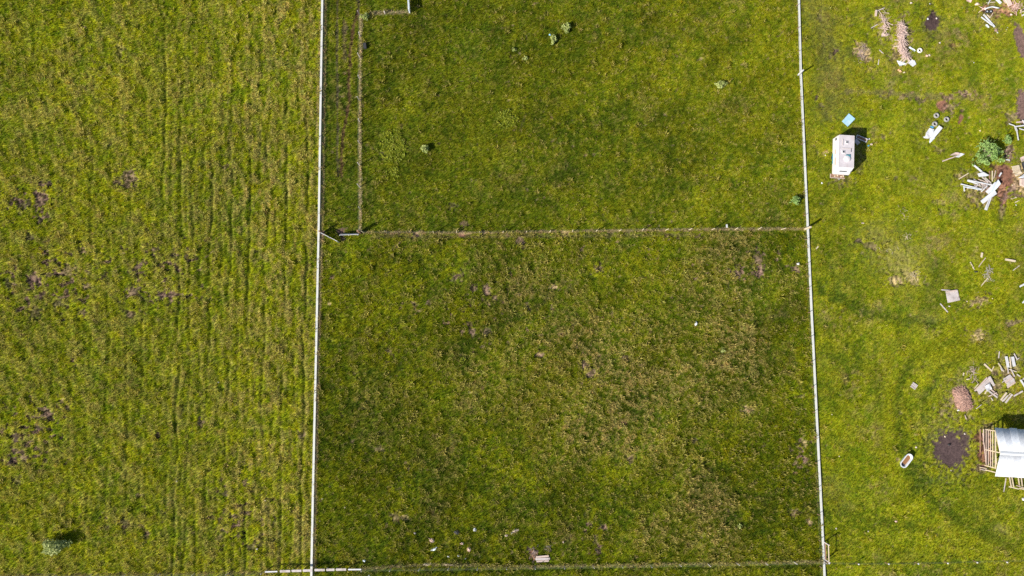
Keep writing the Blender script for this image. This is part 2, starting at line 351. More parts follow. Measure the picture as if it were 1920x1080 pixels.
        q = d / hw + rag * ((n4[i] - .5) * 1.1 + (n5[i] - .5) * .8 + (n3[i] - .5) * .7)
        m = np.exp(-np.clip(q, 0, 9) ** 2 * .9) * cov * .85 if hw >= 6 else ss(1.35, .55, q) * cov
        br = .7 + .6 * n5[i]
        c[i] = c[i] * (1 - m[:, None]) + colr[None] * br[:, None] * m[:, None]
        h[i] = h[i] - m * dep
        if dep > .02 and hw < 3.5:
            keep[i] = keep[i] * (1 - .75 * m)
        if dep < 0:
            size[i] = size[i] * (1 + .35 * m)
    return c, h, size, keep


# ------------------------------------------------------------------ mesh helpers
def link(o, parent=None):
    COL.objects.link(o)
    if parent is not None:
        o.parent = parent
    return o


def tag(o, label=None, cat=None, group=None, kind=None):
    if label:
        o['label'] = label
    if cat:
        o['category'] = cat
    if group:
        o['group'] = group
    if kind:
        o['kind'] = kind
    return o


def empty(name, loc, rz=0, label=None, cat=None, group=None):
    o = bpy.data.objects.new(name, None)
    o.empty_display_size = .3
    o.location = loc
    o.rotation_euler = (0, 0, rz)
    link(o)
    return tag(o, label, cat, group)


class MB:
    def __init__(s):
        s.v, s.f = [], []

    def add(s, vs, fs):
        b = len(s.v)
        s.v += [tuple(p) for p in vs]
        s.f += [tuple(i + b for i in f) for f in fs]
        return s

    def box(s, c, d, M=None, taper=0.0):
        x, y, z = d[0] / 2, d[1] / 2, d[2] / 2
        t = 1 - taper
        vs = [(-x, -y, -z), (x, -y, -z), (x, y, -z), (-x, y, -z), (-x * t, -y * t, z), (x * t, -y * t, z), (x * t, y * t, z), (-x * t, y * t, z)]
        vs = [Vector(p) for p in vs]
        if M is not None:
            vs = [M @ p for p in vs]
        vs = [p + Vector(c) for p in vs]
        return s.add(vs, [(3, 2, 1, 0), (4, 5, 6, 7), (0, 1, 5, 4), (1, 2, 6, 5), (2, 3, 7, 6), (3, 0, 4, 7)])

    def bar(s, a, b, w, h=None, up=(0, 0, 1)):
        """rectangular bar from a to b, w wide (level), h thick"""
        a, b = Vector(a), Vector(b)
        h = h or w
        d = (b - a).normalized()
        side = d.cross(Vector(up))
        if side.length < 1e-4:
            side = Vector((1, 0, 0))
        side.normalize()
        n = side.cross(d).normalized()
        q = []
        for p in (a, b):
            for sx, sy in ((-1, -1), (1, -1), (1, 1), (-1, 1)):
                q.append(p + side * sx * w / 2 + n * sy * h / 2)
        return s.add(q, [(3, 2, 1, 0), (4, 5, 6, 7), (0, 1, 5, 4), (1, 2, 6, 5), (2, 3, 7, 6), (3, 0, 4, 7)])

    def tube(s, pts, r, n=6, r2=None):
        pts = [Vector(p) for p in pts]
        base = len(s.v)
        for k, p in enumerate(pts):
            d = (pts[min(k + 1, len(pts) - 1)] - pts[max(k - 1, 0)]).normalized()
            a = d.orthogonal().normalized()
            b = d.cross(a)
            rr = r if r2 is None else r + (r2 - r) * k / (len(pts) - 1)
            for j in range(n):
                t = 2 * math.pi * j / n
                s.v.append(tuple(p + (a * math.cos(t) + b * math.sin(t)) * rr))
        for k in range(len(pts) - 1):
            for j in range(n):
                q0, q1 = base + k * n + j, base + k * n + (j + 1) % n
                s.f.append((q0, q1, q1 + n, q0 + n))
        s.f.append(tuple(base + j for j in range(n))[::-1])
        s.f.append(tuple(base + (len(pts) - 1) * n + j for j in range(n)))
        return s

    def slab(s, poly, z0, z1):
        n = len(poly)
        A = sum(poly[i][0] * poly[(i + 1) % n][1] - poly[(i + 1) % n][0] * poly[i][1] for i in range(n))
        if A < 0:
            poly = poly[::-1]
        vs = [(p[0], p[1], z0) for p in poly] + [(p[0], p[1], z1) for p in poly]
        return s.add(vs, [tuple(range(n))[::-1], tuple(range(n, 2 * n))] + [(i, (i + 1) % n, (i + 1) % n + n, i + n) for i in range(n)])

    def lathe(s, prof, n=24, c=(0, 0, 0), close=True):
        base = len(s.v)
        m = len(prof)
        for j in range(n):
            t = 2 * math.pi * j / n
            for r, z in prof:
                s.v.append((c[0] + r * math.cos(t), c[1] + r * math.sin(t), c[2] + z))
        for j in range(n):
            for k in range(m if close else m - 1):
                a, b = base + j * m + k, base + j * m + (k + 1) % m
                a2, b2 = base + ((j + 1) % n) * m + k, base + ((j + 1) % n) * m + (k + 1) % m
                s.f.append((a, a2, b2, b))
        return s

    def build(s, name, m, parent=None, smooth=False, bevel=0, loc=None):
        me = bpy.data.meshes.new(name)
        me.from_pydata(s.v, [], s.f)
        me.update()
        if smooth:
            me.polygons.foreach_set('use_smooth', [True] * len(me.polygons))
        if m is not None:
            me.materials.append(m)
        o = bpy.data.objects.new(name, me)
        link(o, parent)
        if bevel:
            b = o.modifiers.new('bevel', 'BEVEL')
            b.width = bevel
            b.segments = 2
            b.limit_method = 'ANGLE'
        if loc is not None:
            o.location = loc
        return o


# ------------------------------------------------------------------ materials
_M = {}


def mat(name, col, rough=.75, var=.25, scale=6.0, grime=None, gamt=.3, metal=0.0, streak=None, bump=.15):
    if name in _M:
        return _M[name]
    m = bpy.data.materials.new(name)
    m.use_nodes = True
    nt = m.node_tree
    N, L = nt.nodes, nt.links
    b = N['Principled BSDF']
    b.inputs['Roughness'].default_value = rough
    b.inputs['Metallic'].default_value = metal
    tc = N.new('ShaderNodeTexCoord')
    mp = N.new('ShaderNodeMapping')
    L.new(tc.outputs['Object'], mp.inputs[0])
    if streak:
        mp.inputs['Scale'].default_value = streak
    n1 = N.new('ShaderNodeTexNoise')
    n1.inputs['Scale'].default_value = scale
    n1.inputs['Detail'].default_value = 6
    n1.inputs['Roughness'].default_value = .65
    L.new(mp.outputs[0], n1.inputs[0])
    r = N.new('ShaderNodeValToRGB')
    r.color_ramp.elements[0].position = .28
    r.color_ramp.elements[1].position = .72
    lo = [max(0, c * (1 - var)) for c in col]
    hi = [min(.9, c * (1 + var * .6)) for c in col]
    r.color_ramp.elements[0].color = (*lo, 1)
    r.color_ramp.elements[1].color = (*hi, 1)
    L.new(n1.outputs[0], r.inputs[0])
    out = r.outputs[0]
    if grime is not None:
        n2 = N.new('ShaderNodeTexNoise')
        n2.inputs['Scale'].default_value = scale * .37
        n2.inputs['Detail'].default_value = 8
        L.new(tc.outputs['Object'], n2.inputs[0])
        r2 = N.new('ShaderNodeValToRGB')
        r2.color_ramp.elements[0].position = .50
        r2.color_ramp.elements[1].position = .70
        r2.color_ramp.elements[0].color = (0, 0, 0, 1)
        r2.color_ramp.elements[1].color = (gamt, gamt, gamt, 1)
        L.new(n2.outputs[0], r2.inputs[0])
        mx = N.new('ShaderNodeMix')
        mx.data_type = 'RGBA'
        L.new(r2.outputs[0], mx.inputs[0])
        L.new(out, mx.inputs[6])
        mx.inputs[7].default_value = (*grime, 1)
        out = mx.outputs[2]
    L.new(out, b.inputs['Base Color'])
    if bump:
        bp = N.new('ShaderNodeBump')
        bp.inputs['Strength'].default_value = bump
        bp.inputs['Distance'].default_value = .02
        L.new(n1.outputs[0], bp.inputs['Height'])
        L.new(bp.outputs[0], b.inputs['Normal'])
    _M[name] = m
    return m


WOODG = mat('weathered_grey_wood', (.52, .46, .44), .8, .3, 5, (.22, .17, .14), .6, streak=(1, 6, 1))
WOODP = mat('pale_pink_wood', (.54, .42, .36), .8, .3, 5, (.3, .2, .16), .5, streak=(1, 5, 1))
WOODC = mat('fresh_cream_wood', (.58, .485, .35), .75, .22, 5, (.35, .25, .13), .4, streak=(1, 5, 1))
WOODB = mat('brown_wood', (.30, .17, .11), .8, .3, 6, (.1, .06, .04), .5, streak=(1, 5, 1))
WHITE = mat('dirty_white_paint', (.56, .56, .58), .5, .12, 4, (.42, .40, .38), .45)
WHITEB = mat('bluish_white_plastic', (.66, .73, .80), .4, .12, 5, (.42, .45, .48), .4)
PLAST = mat('white_sheet_plastic', (.62, .63, .65), .35, .1, 5, (.5, .5, .5), .35)
BLUE = mat('light_blue_board', (.34, .56, .70), .6, .16, 3, (.56, .60, .58), .6)
BLUED = mat('blue_plastic', (.05, .28, .55), .4, .2, 6)
TEAL = mat('teal_paint', (.05, .25, .30), .5, .3, 6)
BLACK = mat('black_rubber', (.03, .03, .032), .75, .4, 8)
TYREG = mat('dusty_grey_rubber', (.32, .31, .29), .9, .25, 9, (.16, .15, .14), .4)
STONE = mat('pale_stone', (.55, .48, .44), .85, .3, 8, (.3, .24, .2), .5)
METAL = mat('galvanised_sheet', (.72, .75, .79), .6, .05, 1.2, (.62, .64, .68), .2, metal=.1, streak=(2, .6, 1), bump=.05)
METALL = mat('galvanised_sheet_bright', (.66, .68, .70), .5, .06, 1.2, (.66, .67, .68), .3, metal=.1, streak=(2, .6, 1), bump=.05)
STEEL = mat('grey_steel', (.45, .46, .48), .5, .25, 6, (.25, .16, .1), .5, metal=.4)
CARAW = mat('caravan_white_shell', (.62, .59, .60), .4, .08, 3, (.56, .48, .46), .4)
CARAR = mat('caravan_roof_skin', (.54, .50, .52), .6, .16, 1.8, (.42, .34, .32), .6)
GLASS = mat('dark_glazing', (.045, .05, .065), .15, .3, 3)
LINEW = mat('boundary_line_white', (.56, .565, .53), .5, .07, 1.5, (.55, .55, .50), .3)  # colour of the added boundary strips, no real fence coat
RUST = mat('orange_rust_water', (.27, .13, .05), .6, .3, 5, (.3, .12, .04), .5)
PINK = mat('faded_pink_board', (.74, .50, .42), .7, .25, 6, (.5, .33, .3), .5)
TWIGP = mat('bleached_pink_twig', (.66, .50, .44), .9, .35, 4, (.3, .2, .17), .4)
WIREM = mat('tarnished_wire', (.16, .17, .13), .7, .3, 6)
TWIG = mat('dry_twig_bark', (.47, .36, .31), .9, .4, 5, (.2, .13, .11), .6)
CHIP = mat('broken_reddish_wood', (.50, .31, .24), .9, .5, 3.5, (.24, .12, .09), .6)
STRAWM = mat('dry_straw', (.55, .44, .28), .9, .3, 6)

# ------------------------------------------------------------------ the ground sheet
X0, X1, Y0, Y1, STEP = -84.0, 84.0, -50.0, 52.0, .165


def axis(a, b):
    core = np.arange(a, b + 1e-6, STEP)
    out, d, p = [], STEP * 2, 0.0
    while p < 2600:
        p += d
        d *= 1.45
        out.append(p)
    out = np.array(out)
    return np.concatenate([(a - out)[::-1], core, b + out])


ax, ay = axis(X0, X1), axis(Y0, Y1)
NX, NY = len(ax), len(ay)
gx, gy = [g.ravel() for g in np.meshgrid(ax, ay)]
fc, fh, _, _ = field(np.clip(gx, -100, 100), np.clip(gy, -70, 75))
edge = ss(0, 12, np.maximum(np.maximum(X0 - gx, gx - X1), np.maximum(Y0 - gy, gy - Y1)))
fh = fh * (1 - edge)
fc = fc * (1 - edge[:, None]) + (GREEN * .55 + YELL * .45)[None] * edge[:, None]
HG = fh.reshape(NY, NX)
me = bpy.data.meshes.new('ground')
me.vertices.add(NX * NY)
me.vertices.foreach_set('co', np.stack([gx, gy, fh], 1).astype(np.float32).ravel())
jj, ii = np.meshgrid(np.arange(NY - 1), np.arange(NX - 1), indexing='ij')
q0 = (jj * NX + ii).ravel()
quads = np.stack([q0, q0 + 1, q0 + 1 + NX, q0 + NX], 1).astype(np.int32)
me.loops.add(quads.size)
me.loops.foreach_set('vertex_index', quads.ravel())
me.polygons.add(len(quads))
me.polygons.foreach_set('loop_start', np.arange(0, quads.size, 4, dtype=np.int32))
me.polygons.foreach_set('use_smooth', np.ones(len(quads), bool))
me.update(calc_edges=True)
at = me.attributes.new('cover', 'FLOAT_COLOR', 'POINT')
at.data.foreach_set('color', np.concatenate([fc, np.ones((len(fc), 1))], 1).astype(np.float32).ravel())
gm = bpy.data.materials.new('meadow_ground')
gm.use_nodes = True
nt = gm.node_tree
N, L = nt.nodes, nt.links
b = N['Principled BSDF']
b.inputs['Roughness'].default_value = .95
b.inputs['Specular IOR Level'].default_value = .1
a_ = N.new('ShaderNodeAttribute')
a_.attribute_name = 'cover'
tc = N.new('ShaderNodeTexCoord')
n_ = N.new('ShaderNodeTexNoise')
n_.inputs['Scale'].default_value = 7
n_.inputs['Detail'].default_value = 4
n_.inputs['Roughness'].default_value = .8
L.new(tc.outputs['Object'], n_.inputs[0])
r_ = N.new('ShaderNodeValToRGB')
r_.color_ramp.elements[0].position, r_.color_ramp.elements[1].position = .35, .68
r_.color_ramp.elements[0].color, r_.color_ramp.elements[1].color = (.45, .45, .5, 1), (1.25, 1.25, 1.2, 1)
L.new(n_.outputs[0], r_.inputs[0])
mx = N.new('ShaderNodeMix')
mx.data_type, mx.blend_type = 'RGBA', 'MULTIPLY'
mx.inputs[0].default_value = 1
L.new(a_.outputs['Color'], mx.inputs[6])
L.new(r_.outputs[0], mx.inputs[7])
L.new(mx.outputs[2], b.inputs['Base Color'])
me.materials.append(gm)
go = bpy.data.objects.new('ground', me)
link(go)
tag(go, kind='structure')


def gz(x, y, r=.0):
    """height of the ground (highest within r)"""
    i0, i1 = np.searchsorted(ax, [x - r, x + r]) - 1
    j0, j1 = np.searchsorted(ay, [y - r, y + r]) - 1
    return float(HG[max(0, j0):j1 + 2, max(0, i0):i1 + 2].max())


NOGRASS = []                    # footprints (world polygons) where nothing grows through


def clear(poly):
    NOGRASS.append([(p[0], p[1]) for p in poly])


PXM = CAM_H / FPX               # metres per photo pixel, near enough
exec_grass = True

# ------------------------------------------------------------------ fences
def fence_line(name, pts, spacing, label, mpost, post_h, post_w, wires, off=0.0, jitter=.3, first=True, mwire=None, cat='fence', wr=.006, dots=None):
    """a post and wire fence along photo points: each post a part"""
    W = [P(*p) for p in pts]
    root = empty(name, W[0], 0, label, cat)
    o0 = W[0]
    seg = [(W[i + 1] - W[i]).length for i in range(len(W) - 1)]
    tot = sum(seg)
    n = max(1, round(tot / spacing))
    pm = None
    tops = []
    for k in range(n + 1):
        s = tot * k / n
        i = 0
        while i < len(seg) - 1 and s > seg[i]:
            s -= seg[i]
            i += 1
        p = W[i].lerp(W[i + 1], min(1, s / seg[i]))
        z = gz(p.x, p.y)
        if pm is None:
            m = MB()
            m.box((0, 0, post_h / 2 - .1), (post_w, post_w, post_h + .2), taper=.12)
            q = m.build('post', mpost, root)
            pm = q.data
        else:
            q = bpy.data.objects.new('post', pm)
            link(q, root)
        q.location = (p.x - o0.x, p.y - o0.y, z)
        q.rotation_euler = (R(random.uniform(-4, 4)), R(random.uniform(-4, 4)), random.random())
        tops.append(Vector((p.x - o0.x, p.y - o0.y, z)))
        if dots:
            d = MB()
            d.lathe([(.02, 0), (.09, .0), (.10, .06), (.07, .14), (.01, .15)], 10, close=False)
            c = d.build('insulator', dots, q)
            c.location = (0, 0, post_h)
    for wz in wires:
        m = MB()
        pp = []
        for a, c in zip(tops[:-1], tops[1:]):
            pp += [a + Vector((0, 0, wz)), (a + c) / 2 + Vector((0, 0, wz - .03))]
        pp.append(tops[-1] + Vector((0, 0, wz)))
        m.tube(pp, wr, 4)
        m.build('wire', mwire or WIREM, root)
    return root


def boundary_strip(root, pts, w, z, th, name='rail', m=LINEW):
    """added low white strip along ground points, standing for a drawn boundary line"""
    W = [P(*p) for p in pts]
    dense = []
    for a, c in zip(W[:-1], W[1:]):
        n = max(2, int((c - a).length / 1.5))
        dense += [a.lerp(c, k / n) for k in range(n)]
    dense.append(W[-1])
    zz = np.array([gz(p.x, p.y, .3) for p in dense])
    zz = np.convolve(np.pad(zz, 4, mode='edge'), np.ones(9) / 9, 'valid')
    mb = MB()
    vs = []
    for k, p in enumerate(dense):
        d = (dense[min(k + 1, len(dense) - 1)] - dense[max(0, k - 1)]).normalized()
        s = Vector((d.y, -d.x, 0)) * w / 2
        top = z + zz[k] - root.location.z
        q = p - root.location
        for sx, hh in ((-1, top - th), (1, top - th), (1, top), (-1, top)):
            vs.append((q.x + s.x * sx, q.y + s.y * sx, hh))
    fs = [(3, 2, 1, 0), tuple(len(vs) - 4 + k for k in range(4))]
    for k in range(len(dense) - 1):
        for j in range(4):
            a, c = k * 4 + j, k * 4 + (j + 1) % 4
            fs.append((a, c, c + 4, a + 4))
    mb.add(vs, fs)
    o = mb.build(name, m, root)
    clear([(p.x + sx * (w / 2 + .08), p.y) for p, sx in [(dense[0], -1), (dense[0], 1), (dense[-1], 1), (dense[-1], -1)]])
    return o


LW = [(606.0, -30), (605, 0), (601.7, 200), (598.3, 430), (594, 640), (590.3, 800), (584.5, 1080), (583.7, 1110)]
RW = [(1495.5, -30), (1497, 0), (1500.5, 140), (1507, 280), (1514, 430), (1521.5, 600), (1531.5, 800), (1540.5, 980), (1545, 1080), (1546, 1110)]
lf = fence_line('boundary_line_fence', [(611, -30), (604.5, 430), (590.5, 1080), (590, 1110)], 3.2,
                'wire fence with an added white boundary line dividing the striped left field from the middle meadow', WOODB, .75, .06, [.35, .7], mwire=WIREM)
boundary_strip(lf, LW, .27, .16, .10)  # added white strip for a drawn boundary line, no real rail
rf = fence_line('boundary_line_fence', [(1491, -30), (1507.5, 430), (1525, 800), (1537, 1080), (1538, 1110)], 3.2,
                'wire fence with an added white boundary line dividing the middle meadow from the littered right plot', WOODB, .75, .06, [.35, .7], mwire=WIREM)
boundary_strip(rf, RW, .27, .16, .10)  # the same added boundary strip over the right fence
for o_ in (lf, rf):
    o_['group'] = 'wire fences with added white boundary lines running up and down the meadow'
fence_line('post_and_wire_fence', [(676, 30), (675, 230), (676, 434)], 2.95,
           'short wire fence on a straw strip beside the brown wheel track', WOODG, 1.5, .10, [.45, .9, 1.35])
fence_line('post_and_wire_fence', [(683, 437), (900, 437), (1100, 434), (1300, 431), (1508, 430)], 3.05,
           'wire fence with cream posts crossing the middle meadow between the two white lines', WOODC, 1.5, .08, [.45, 1.35])
fence_line('post_and_wire_fence', [(680, 1066), (1000, 1062), (1250, 1058), (1542, 1052)], 3.6,
           'low wire fence along the bottom edge of the middle meadow', WOODG, 1.1, .09, [.4, .8, 1.05])
fence_line('post_and_wire_fence', [(1549, 1053), (1603, 1055), (1720, 1054), (1935, 1048)], 4.0,
           'wire fence with white insulators along the bottom of the right plot', WOODB, .8, .06, [.4, .75], dots=WHITE)
fence_line('post_and_wire_fence', [(-20, 1079), (250, 1076), (494, 1073)], 4.2,
           'faint wire fence along the bottom of the striped left field', WOODG, 1.0, .08, [.5, .95])

# corner post with its shadow where the crossing fence meets the right white line
m = MB()
p = P(1509, 430)
m.box((0, 0, .85), (.22, .22, 1.9), taper=.08)
o = m.build('corner_post', WOODC, loc=(p.x, p.y, gz(p.x, p.y)))
tag(o, 'thick cream corner post under the right white line at the crossing wire fence', 'post')
m = MB()
p = P(676, 437)
m.box((0, 0, .85), (.24, .24, 1.9), taper=.08)
o = m.build('corner_post', WOODB, loc=(p.x, p.y, gz(p.x, p.y)))
tag(o, 'dark corner post where the straw strip fence meets the grey gate', 'post')
m = MB()
p = P(605, 437)
m.box((0, 0, .8), (.2, .2, 1.8), taper=.08)
o = m.build('corner_post', WOODB, loc=(p.x, p.y, gz(p.x, p.y)))
tag(o, 'reddish gate post beside the left white line holding the open gate', 'post')
m = MB()
p = P(1496, 141)
m.box((0, 0, .8), (.16, .16, 1.8), taper=.08)
o = m.build('marker_post', WHITE, loc=(p.x, p.y, gz(p.x, p.y)))
tag(o, 'white post poking out left of the right white line near the top', 'post')


def gate(name, a, c, h, nb, label, mm, lean=(0, 0), tw=.05):
    A, C = P(*a), P(*c)
    root = empty(name, A, math.atan2(C.y - A.y, C.x - A.x), label, 'gate')
    Lg = (C - A).length
    z0 = gz(A.x, A.y)
    Ml = Matrix.Rotation(R(lean[0]), 4, 'X')
    for k in range(nb):
        z = .22 + (h - .28) * k / max(1, nb - 1)
        w = min(.14, (h - .2) / nb * .7)
        m = MB()
        m.box((Lg / 2, 0, z + z0), (Lg, tw, w))
        o = m.build('board', mm, root)
        o.rotation_euler = (R(lean[0]), 0, 0)
    for x in (.05, Lg * .5, Lg - .05):
        m = MB()
        m.box((x, -.05, h / 2 + z0 + .08), (.09, .05, h + .02))
        o = m.build('upright', mm, root)
        o.rotation_euler = (R(lean[0]), 0, 0)
    return root


gate('sheet_gate', (640, 438), (675, 437), 1.05, 6, 'closed pale grey board gate leaning back between mud patch and corner post', WHITE, (20, 0))
gate('open_gate', (604, 438), (637, 455), 1.15, 5, 'narrow white gate swung open at a slant beside the left white line', WHITE, (0, 0))
gate('open_gate', (768.5, 26), (766.5, -14), 1.3, 5, 'bluish white gate standing open at the top edge above the straw strip', WHITEB, (0, 0), .12)

# timber gate on the right white line (bottom)
root = empty('rail_frame', P(1544.5, 1016), 0, 'cream timber hitching frame close to the right white line near the bottom', 'frame')
A, C = P(1544.5, 1016), P(1545.5, 1048)
for q in (A, C):
    m = MB()
    m.box((q.x - A.x, q.y - A.y, .75), (.11, .11, 1.6))
    m.build('post', WOODG, root)
m = MB()
m.bar((0, 0, 1.3), (C.x - A.x, C.y - A.y, 1.3), .09, .10)
m.build('top_rail', WOODC, root)
m = MB()
m.bar((0, 0, .45), (C.x - A.x, C.y - A.y, .45), .08, .12)
m.build('lower_rail', WOODB, root)

# board railing at the bottom, seven flat caps with gaps
segs = [(497, 1072.5, 520, 1071.6, 2.2), (525, 1071.4, 544, 1070.8, 4), (547, 1070.6, 565, 1070.2, 4), (568, 1070, 585, 1069.6, 4.2),
        (590, 1069, 609, 1068.6, 4), (612, 1068.5, 627, 1068.2, 4.2), (630, 1068.2, 649, 1068, 4), (653, 1068.1, 677, 1067.8, 2.6)]
A = P(497, 1072.5)
root = empty('board_railing', A, 0, 'pale wooden railing of flat boards crossing the foot of the left white line', 'railing')
for (a, b1, c, d, w) in segs:
    q, r_ = P(a, b1, .85), P(c, d, .85)
    m = MB()
    m.bar((q.x - A.x, q.y - A.y, .82), (r_.x - A.x, r_.y - A.y, .84), w * PXM, .045)
    m.build('board', WOODG if w > 3 else WHITE, root)
    m = MB()
    m.box((q.x - A.x, q.y - A.y, .38), (.11, .11, .84))
    m.build('post', WOODG, root)

# ------------------------------------------------------------------ loose pieces
def plank(a, c, wpx, m, label, name='plank', cat='plank', lift=0.0, th=.045, group=None, warp=.0, tilt=0.0):
    """one loose board lying on the ground from photo point a to c"""
    A, C = P(*a), P(*c)
    mid = (A + C) / 2
    Lg = (C - A).length
    w = wpx * PXM
    z = gz(mid.x, mid.y, .35) + th / 2 + lift
    mb = MB()
    n = 4 if Lg > 1 else 2
    vs, fs = [], []
    kink = random.uniform(-warp, warp)
    for k in range(n + 1):
        t = k / n - .5
        cz = kink * (t * t * 4 - .5) + t * tilt
        ww = w * random.uniform(.94, 1.03)
        for sy, sz in ((-1, -1), (1, -1), (1, 1), (-1, 1)):
            vs.append((t * Lg + random.uniform(-.5, .5) * .04 * (k in (0, n)), sy * ww / 2, sz * th / 2 + cz))
    fs = [(3, 2, 1, 0), tuple(4 * n + j for j in range(4))]
    for k in range(n):
        for j in range(4):
            q, r = 4 * k + j, 4 * k + (j + 1) % 4
            fs.append((q, r, r + 4, q + 4))
    mb.add(vs, fs)
    o = mb.build(name, m, loc=(mid.x, mid.y, z))
    o.rotation_euler = (R(random.uniform(-3, 3)), 0, math.atan2(C.y - A.y, C.x - A.x))
    tag(o, label, cat, group)
    d = (C - A).normalized()
    s = Vector((d.y, -d.x, 0)) * (w / 2 + .02)
    clear([A + s, C + s, C - s, A - s])
    return o


def sheet(pts, m, label, name='sheet', cat='sheet', lift=0.0, th=.03, group=None, warp=.05, res=6, tilt=0.0, holes=None):
    """a thin board or sheet with photo outline pts (4 corners = gridded and slightly warped)"""
    W = [P(*p) for p in pts]
    c = sum(W, Vector()) / len(W)
    z = gz(c.x, c.y, .5) + lift + th
    mb = MB()
    if len(W) == 4:
        sd = random.random() * 50
        vs = []
        for lay in (0, 1):
            for j in range(res + 1):
                for i in range(res + 1):
                    a, b2 = i / res, j / res
                    p = W[0] * (1 - a) * (1 - b2) + W[1] * a * (1 - b2) + W[2] * a * b2 + W[3] * (1 - a) * b2
                    q = p - c
                    q.z = warp * (math.sin(a * 5 + sd) * math.cos(b2 * 4 + sd * 2)) + tilt * (a - .5) + (0 if lay else -th)
                    vs.append(q)
        n1, fs = res + 1, []
        off = n1 * n1
        for j in range(res):
            for i in range(res):
                q = j * n1 + i
                fs.append((q, q + n1, q + n1 + 1, q + 1))
                fs.append((q + off, q + off + 1, q + off + n1 + 1, q + off + n1))
        ring = [i for i in range(res)] + [j * n1 + res for j in range(res)] + [res * n1 + i for i in range(res, 0, -1)] + [j * n1 for j in range(res, 0, -1)]
        for k in range(len(ring)):
            a, b2 = ring[k], ring[(k + 1) % len(ring)]
            fs.append((a, b2, b2 + off, a + off))
        mb.add(vs, fs)
    else:
        mb.slab([(p.x - c.x, p.y - c.y) for p in W], -th, 0)
    o = mb.build(name, m, loc=(c.x, c.y, z))
    tag(o, label, cat, group)
    clear(W)
    return o


def rag(u, v, ru, rv, m, label, name='scrap', cat='scrap', h=.14, group=None, ang=0):
    """crumpled scrap: an irregular folded patch with thickness"""
    c = P(u, v)
    a_ = R(ang)
    n = 9
    vs = [(0, 0, h)]
    k0 = []
    for ring, (f, hh) in enumerate(((.55, h * .8), (1.0, .03))):
        for k in range(n):
            t = 2 * math.pi * k / n
            r = f * random.uniform(.65, 1.15)
            x, y = math.cos(t) * ru * PXM * r, math.sin(t) * rv * PXM * r
            vs.append((x * math.cos(a_) - y * math.sin(a_), x * math.sin(a_) + y * math.cos(a_), hh * random.uniform(.4, 1.5)))
    for k in range(n):
        vs.append((vs[1 + n + k][0] * .9, vs[1 + n + k][1] * .9, -.06))
    fs = [(0, 1 + k, 1 + (k + 1) % n) for k in range(n)]
    for lay in (0, 1):
        b0 = 1 + lay * n
        fs += [(b0 + k, b0 + n + k, b0 + n + (k + 1) % n, b0 + (k + 1) % n) for k in range(n)]
    fs.append(tuple(1 + 2 * n + k for k in range(n))[::-1])
    o = MB().add(vs, fs).build(name, m, loc=(c.x, c.y, gz(c.x, c.y, .2)))
    return tag(o, label, cat, group)


def sticks(center, spread, n, lr, rr, m, name, label, cat, group=None, path=None, kind=None, zmax=.35, ang=None, width=1.0, fork=True):
    """a heap of thin bent branches"""
    C = P(*center)
    mb = MB()
    for _ in range(n):
        if path:
            t = random.random() * (len(path) - 1)
            i = int(t)
            f = t - i
            uu = path[i][0] * (1 - f) + path[min(i + 1, len(path) - 1)][0] * f + random.gauss(0, width)
            vv = path[i][1] * (1 - f) + path[min(i + 1, len(path) - 1)][1] * f + random.gauss(0, width)
        else:
            uu, vv = center[0] + random.gauss(0, spread[0] / 2), center[1] + random.gauss(0, spread[1] / 2)
        p = P(uu, vv)
        Lg = random.uniform(*lr)
        a = random.uniform(0, math.pi) if ang is None else random.gauss(R(ang[0]), R(ang[1]))
        z = gz(p.x, p.y) - C.z + random.random() ** 1.5 * zmax + .03
        d = Vector((math.cos(a), math.sin(a), random.uniform(-.15, .2)))
        s = Vector((-d.y, d.x, 0)) * random.uniform(-.2, .2) * Lg
        q = p - C
        q.z = z
        r = random.uniform(*rr)
        pts = [q - d * Lg / 2, q + s * .5, q + d * Lg / 2]
        for e in pts:
            e.z = max(e.z, gz(e.x + C.x, e.y + C.y) + .01)
        mb.tube(pts, r, 4, r * .4)
        if fork and Lg > .7:
            e = pts[1]
            for sg in (-1, 1):
                f2 = e + (d * .6 + Vector((-d.y, d.x, .2)) * sg * .5) * Lg * random.uniform(.2, .4)
                mb.tube([e, f2], r * .6, 4, r * .25)
    o = mb.build(name, m, loc=(C.x, C.y, 0))
    return tag(o, label, cat, group, kind)


def pallet(c, wpx, lpx, rz, label, nb=6, m=WOODC, tilt=0):
    p = P(*c)
    W_, L_ = wpx * PXM, lpx * PXM
    root = empty('pallet', (p.x, p.y, gz(p.x, p.y, .5)), R(rz), label, 'pallet')
    for k in range(3):
        mb = MB()
        mb.box((0, (k - 1) * (W_ / 2 - .05), .05), (L_, .09, .09))
        mb.build('stringer', m, root)
    dm = None
    for k in range(nb):
        x = -L_ / 2 + (k + .5) * L_ / nb
        if dm is None:
            mb = MB()
            mb.box((0, 0, 0), (L_ / nb * .72, W_, .025))
            o = mb.build('board', m, root)
            dm = o.data
        else:
            o = bpy.data.objects.new('board', dm)
            link(o, root)
        o.location = (x, random.uniform(-.02, .02), .109)
        o.rotation_euler = (0, 0, R(random.uniform(-1.5, 1.5)))
    ca, sa = math.cos(R(rz)), math.sin(R(rz))
    clear([(p.x + ca * sx * L_ / 2 - sa * sy * W_ / 2, p.y + sa * sx * L_ / 2 + ca * sy * W_ / 2) for sx, sy in ((-1, -1), (1, -1), (1, 1), (-1, 1))])
    return root


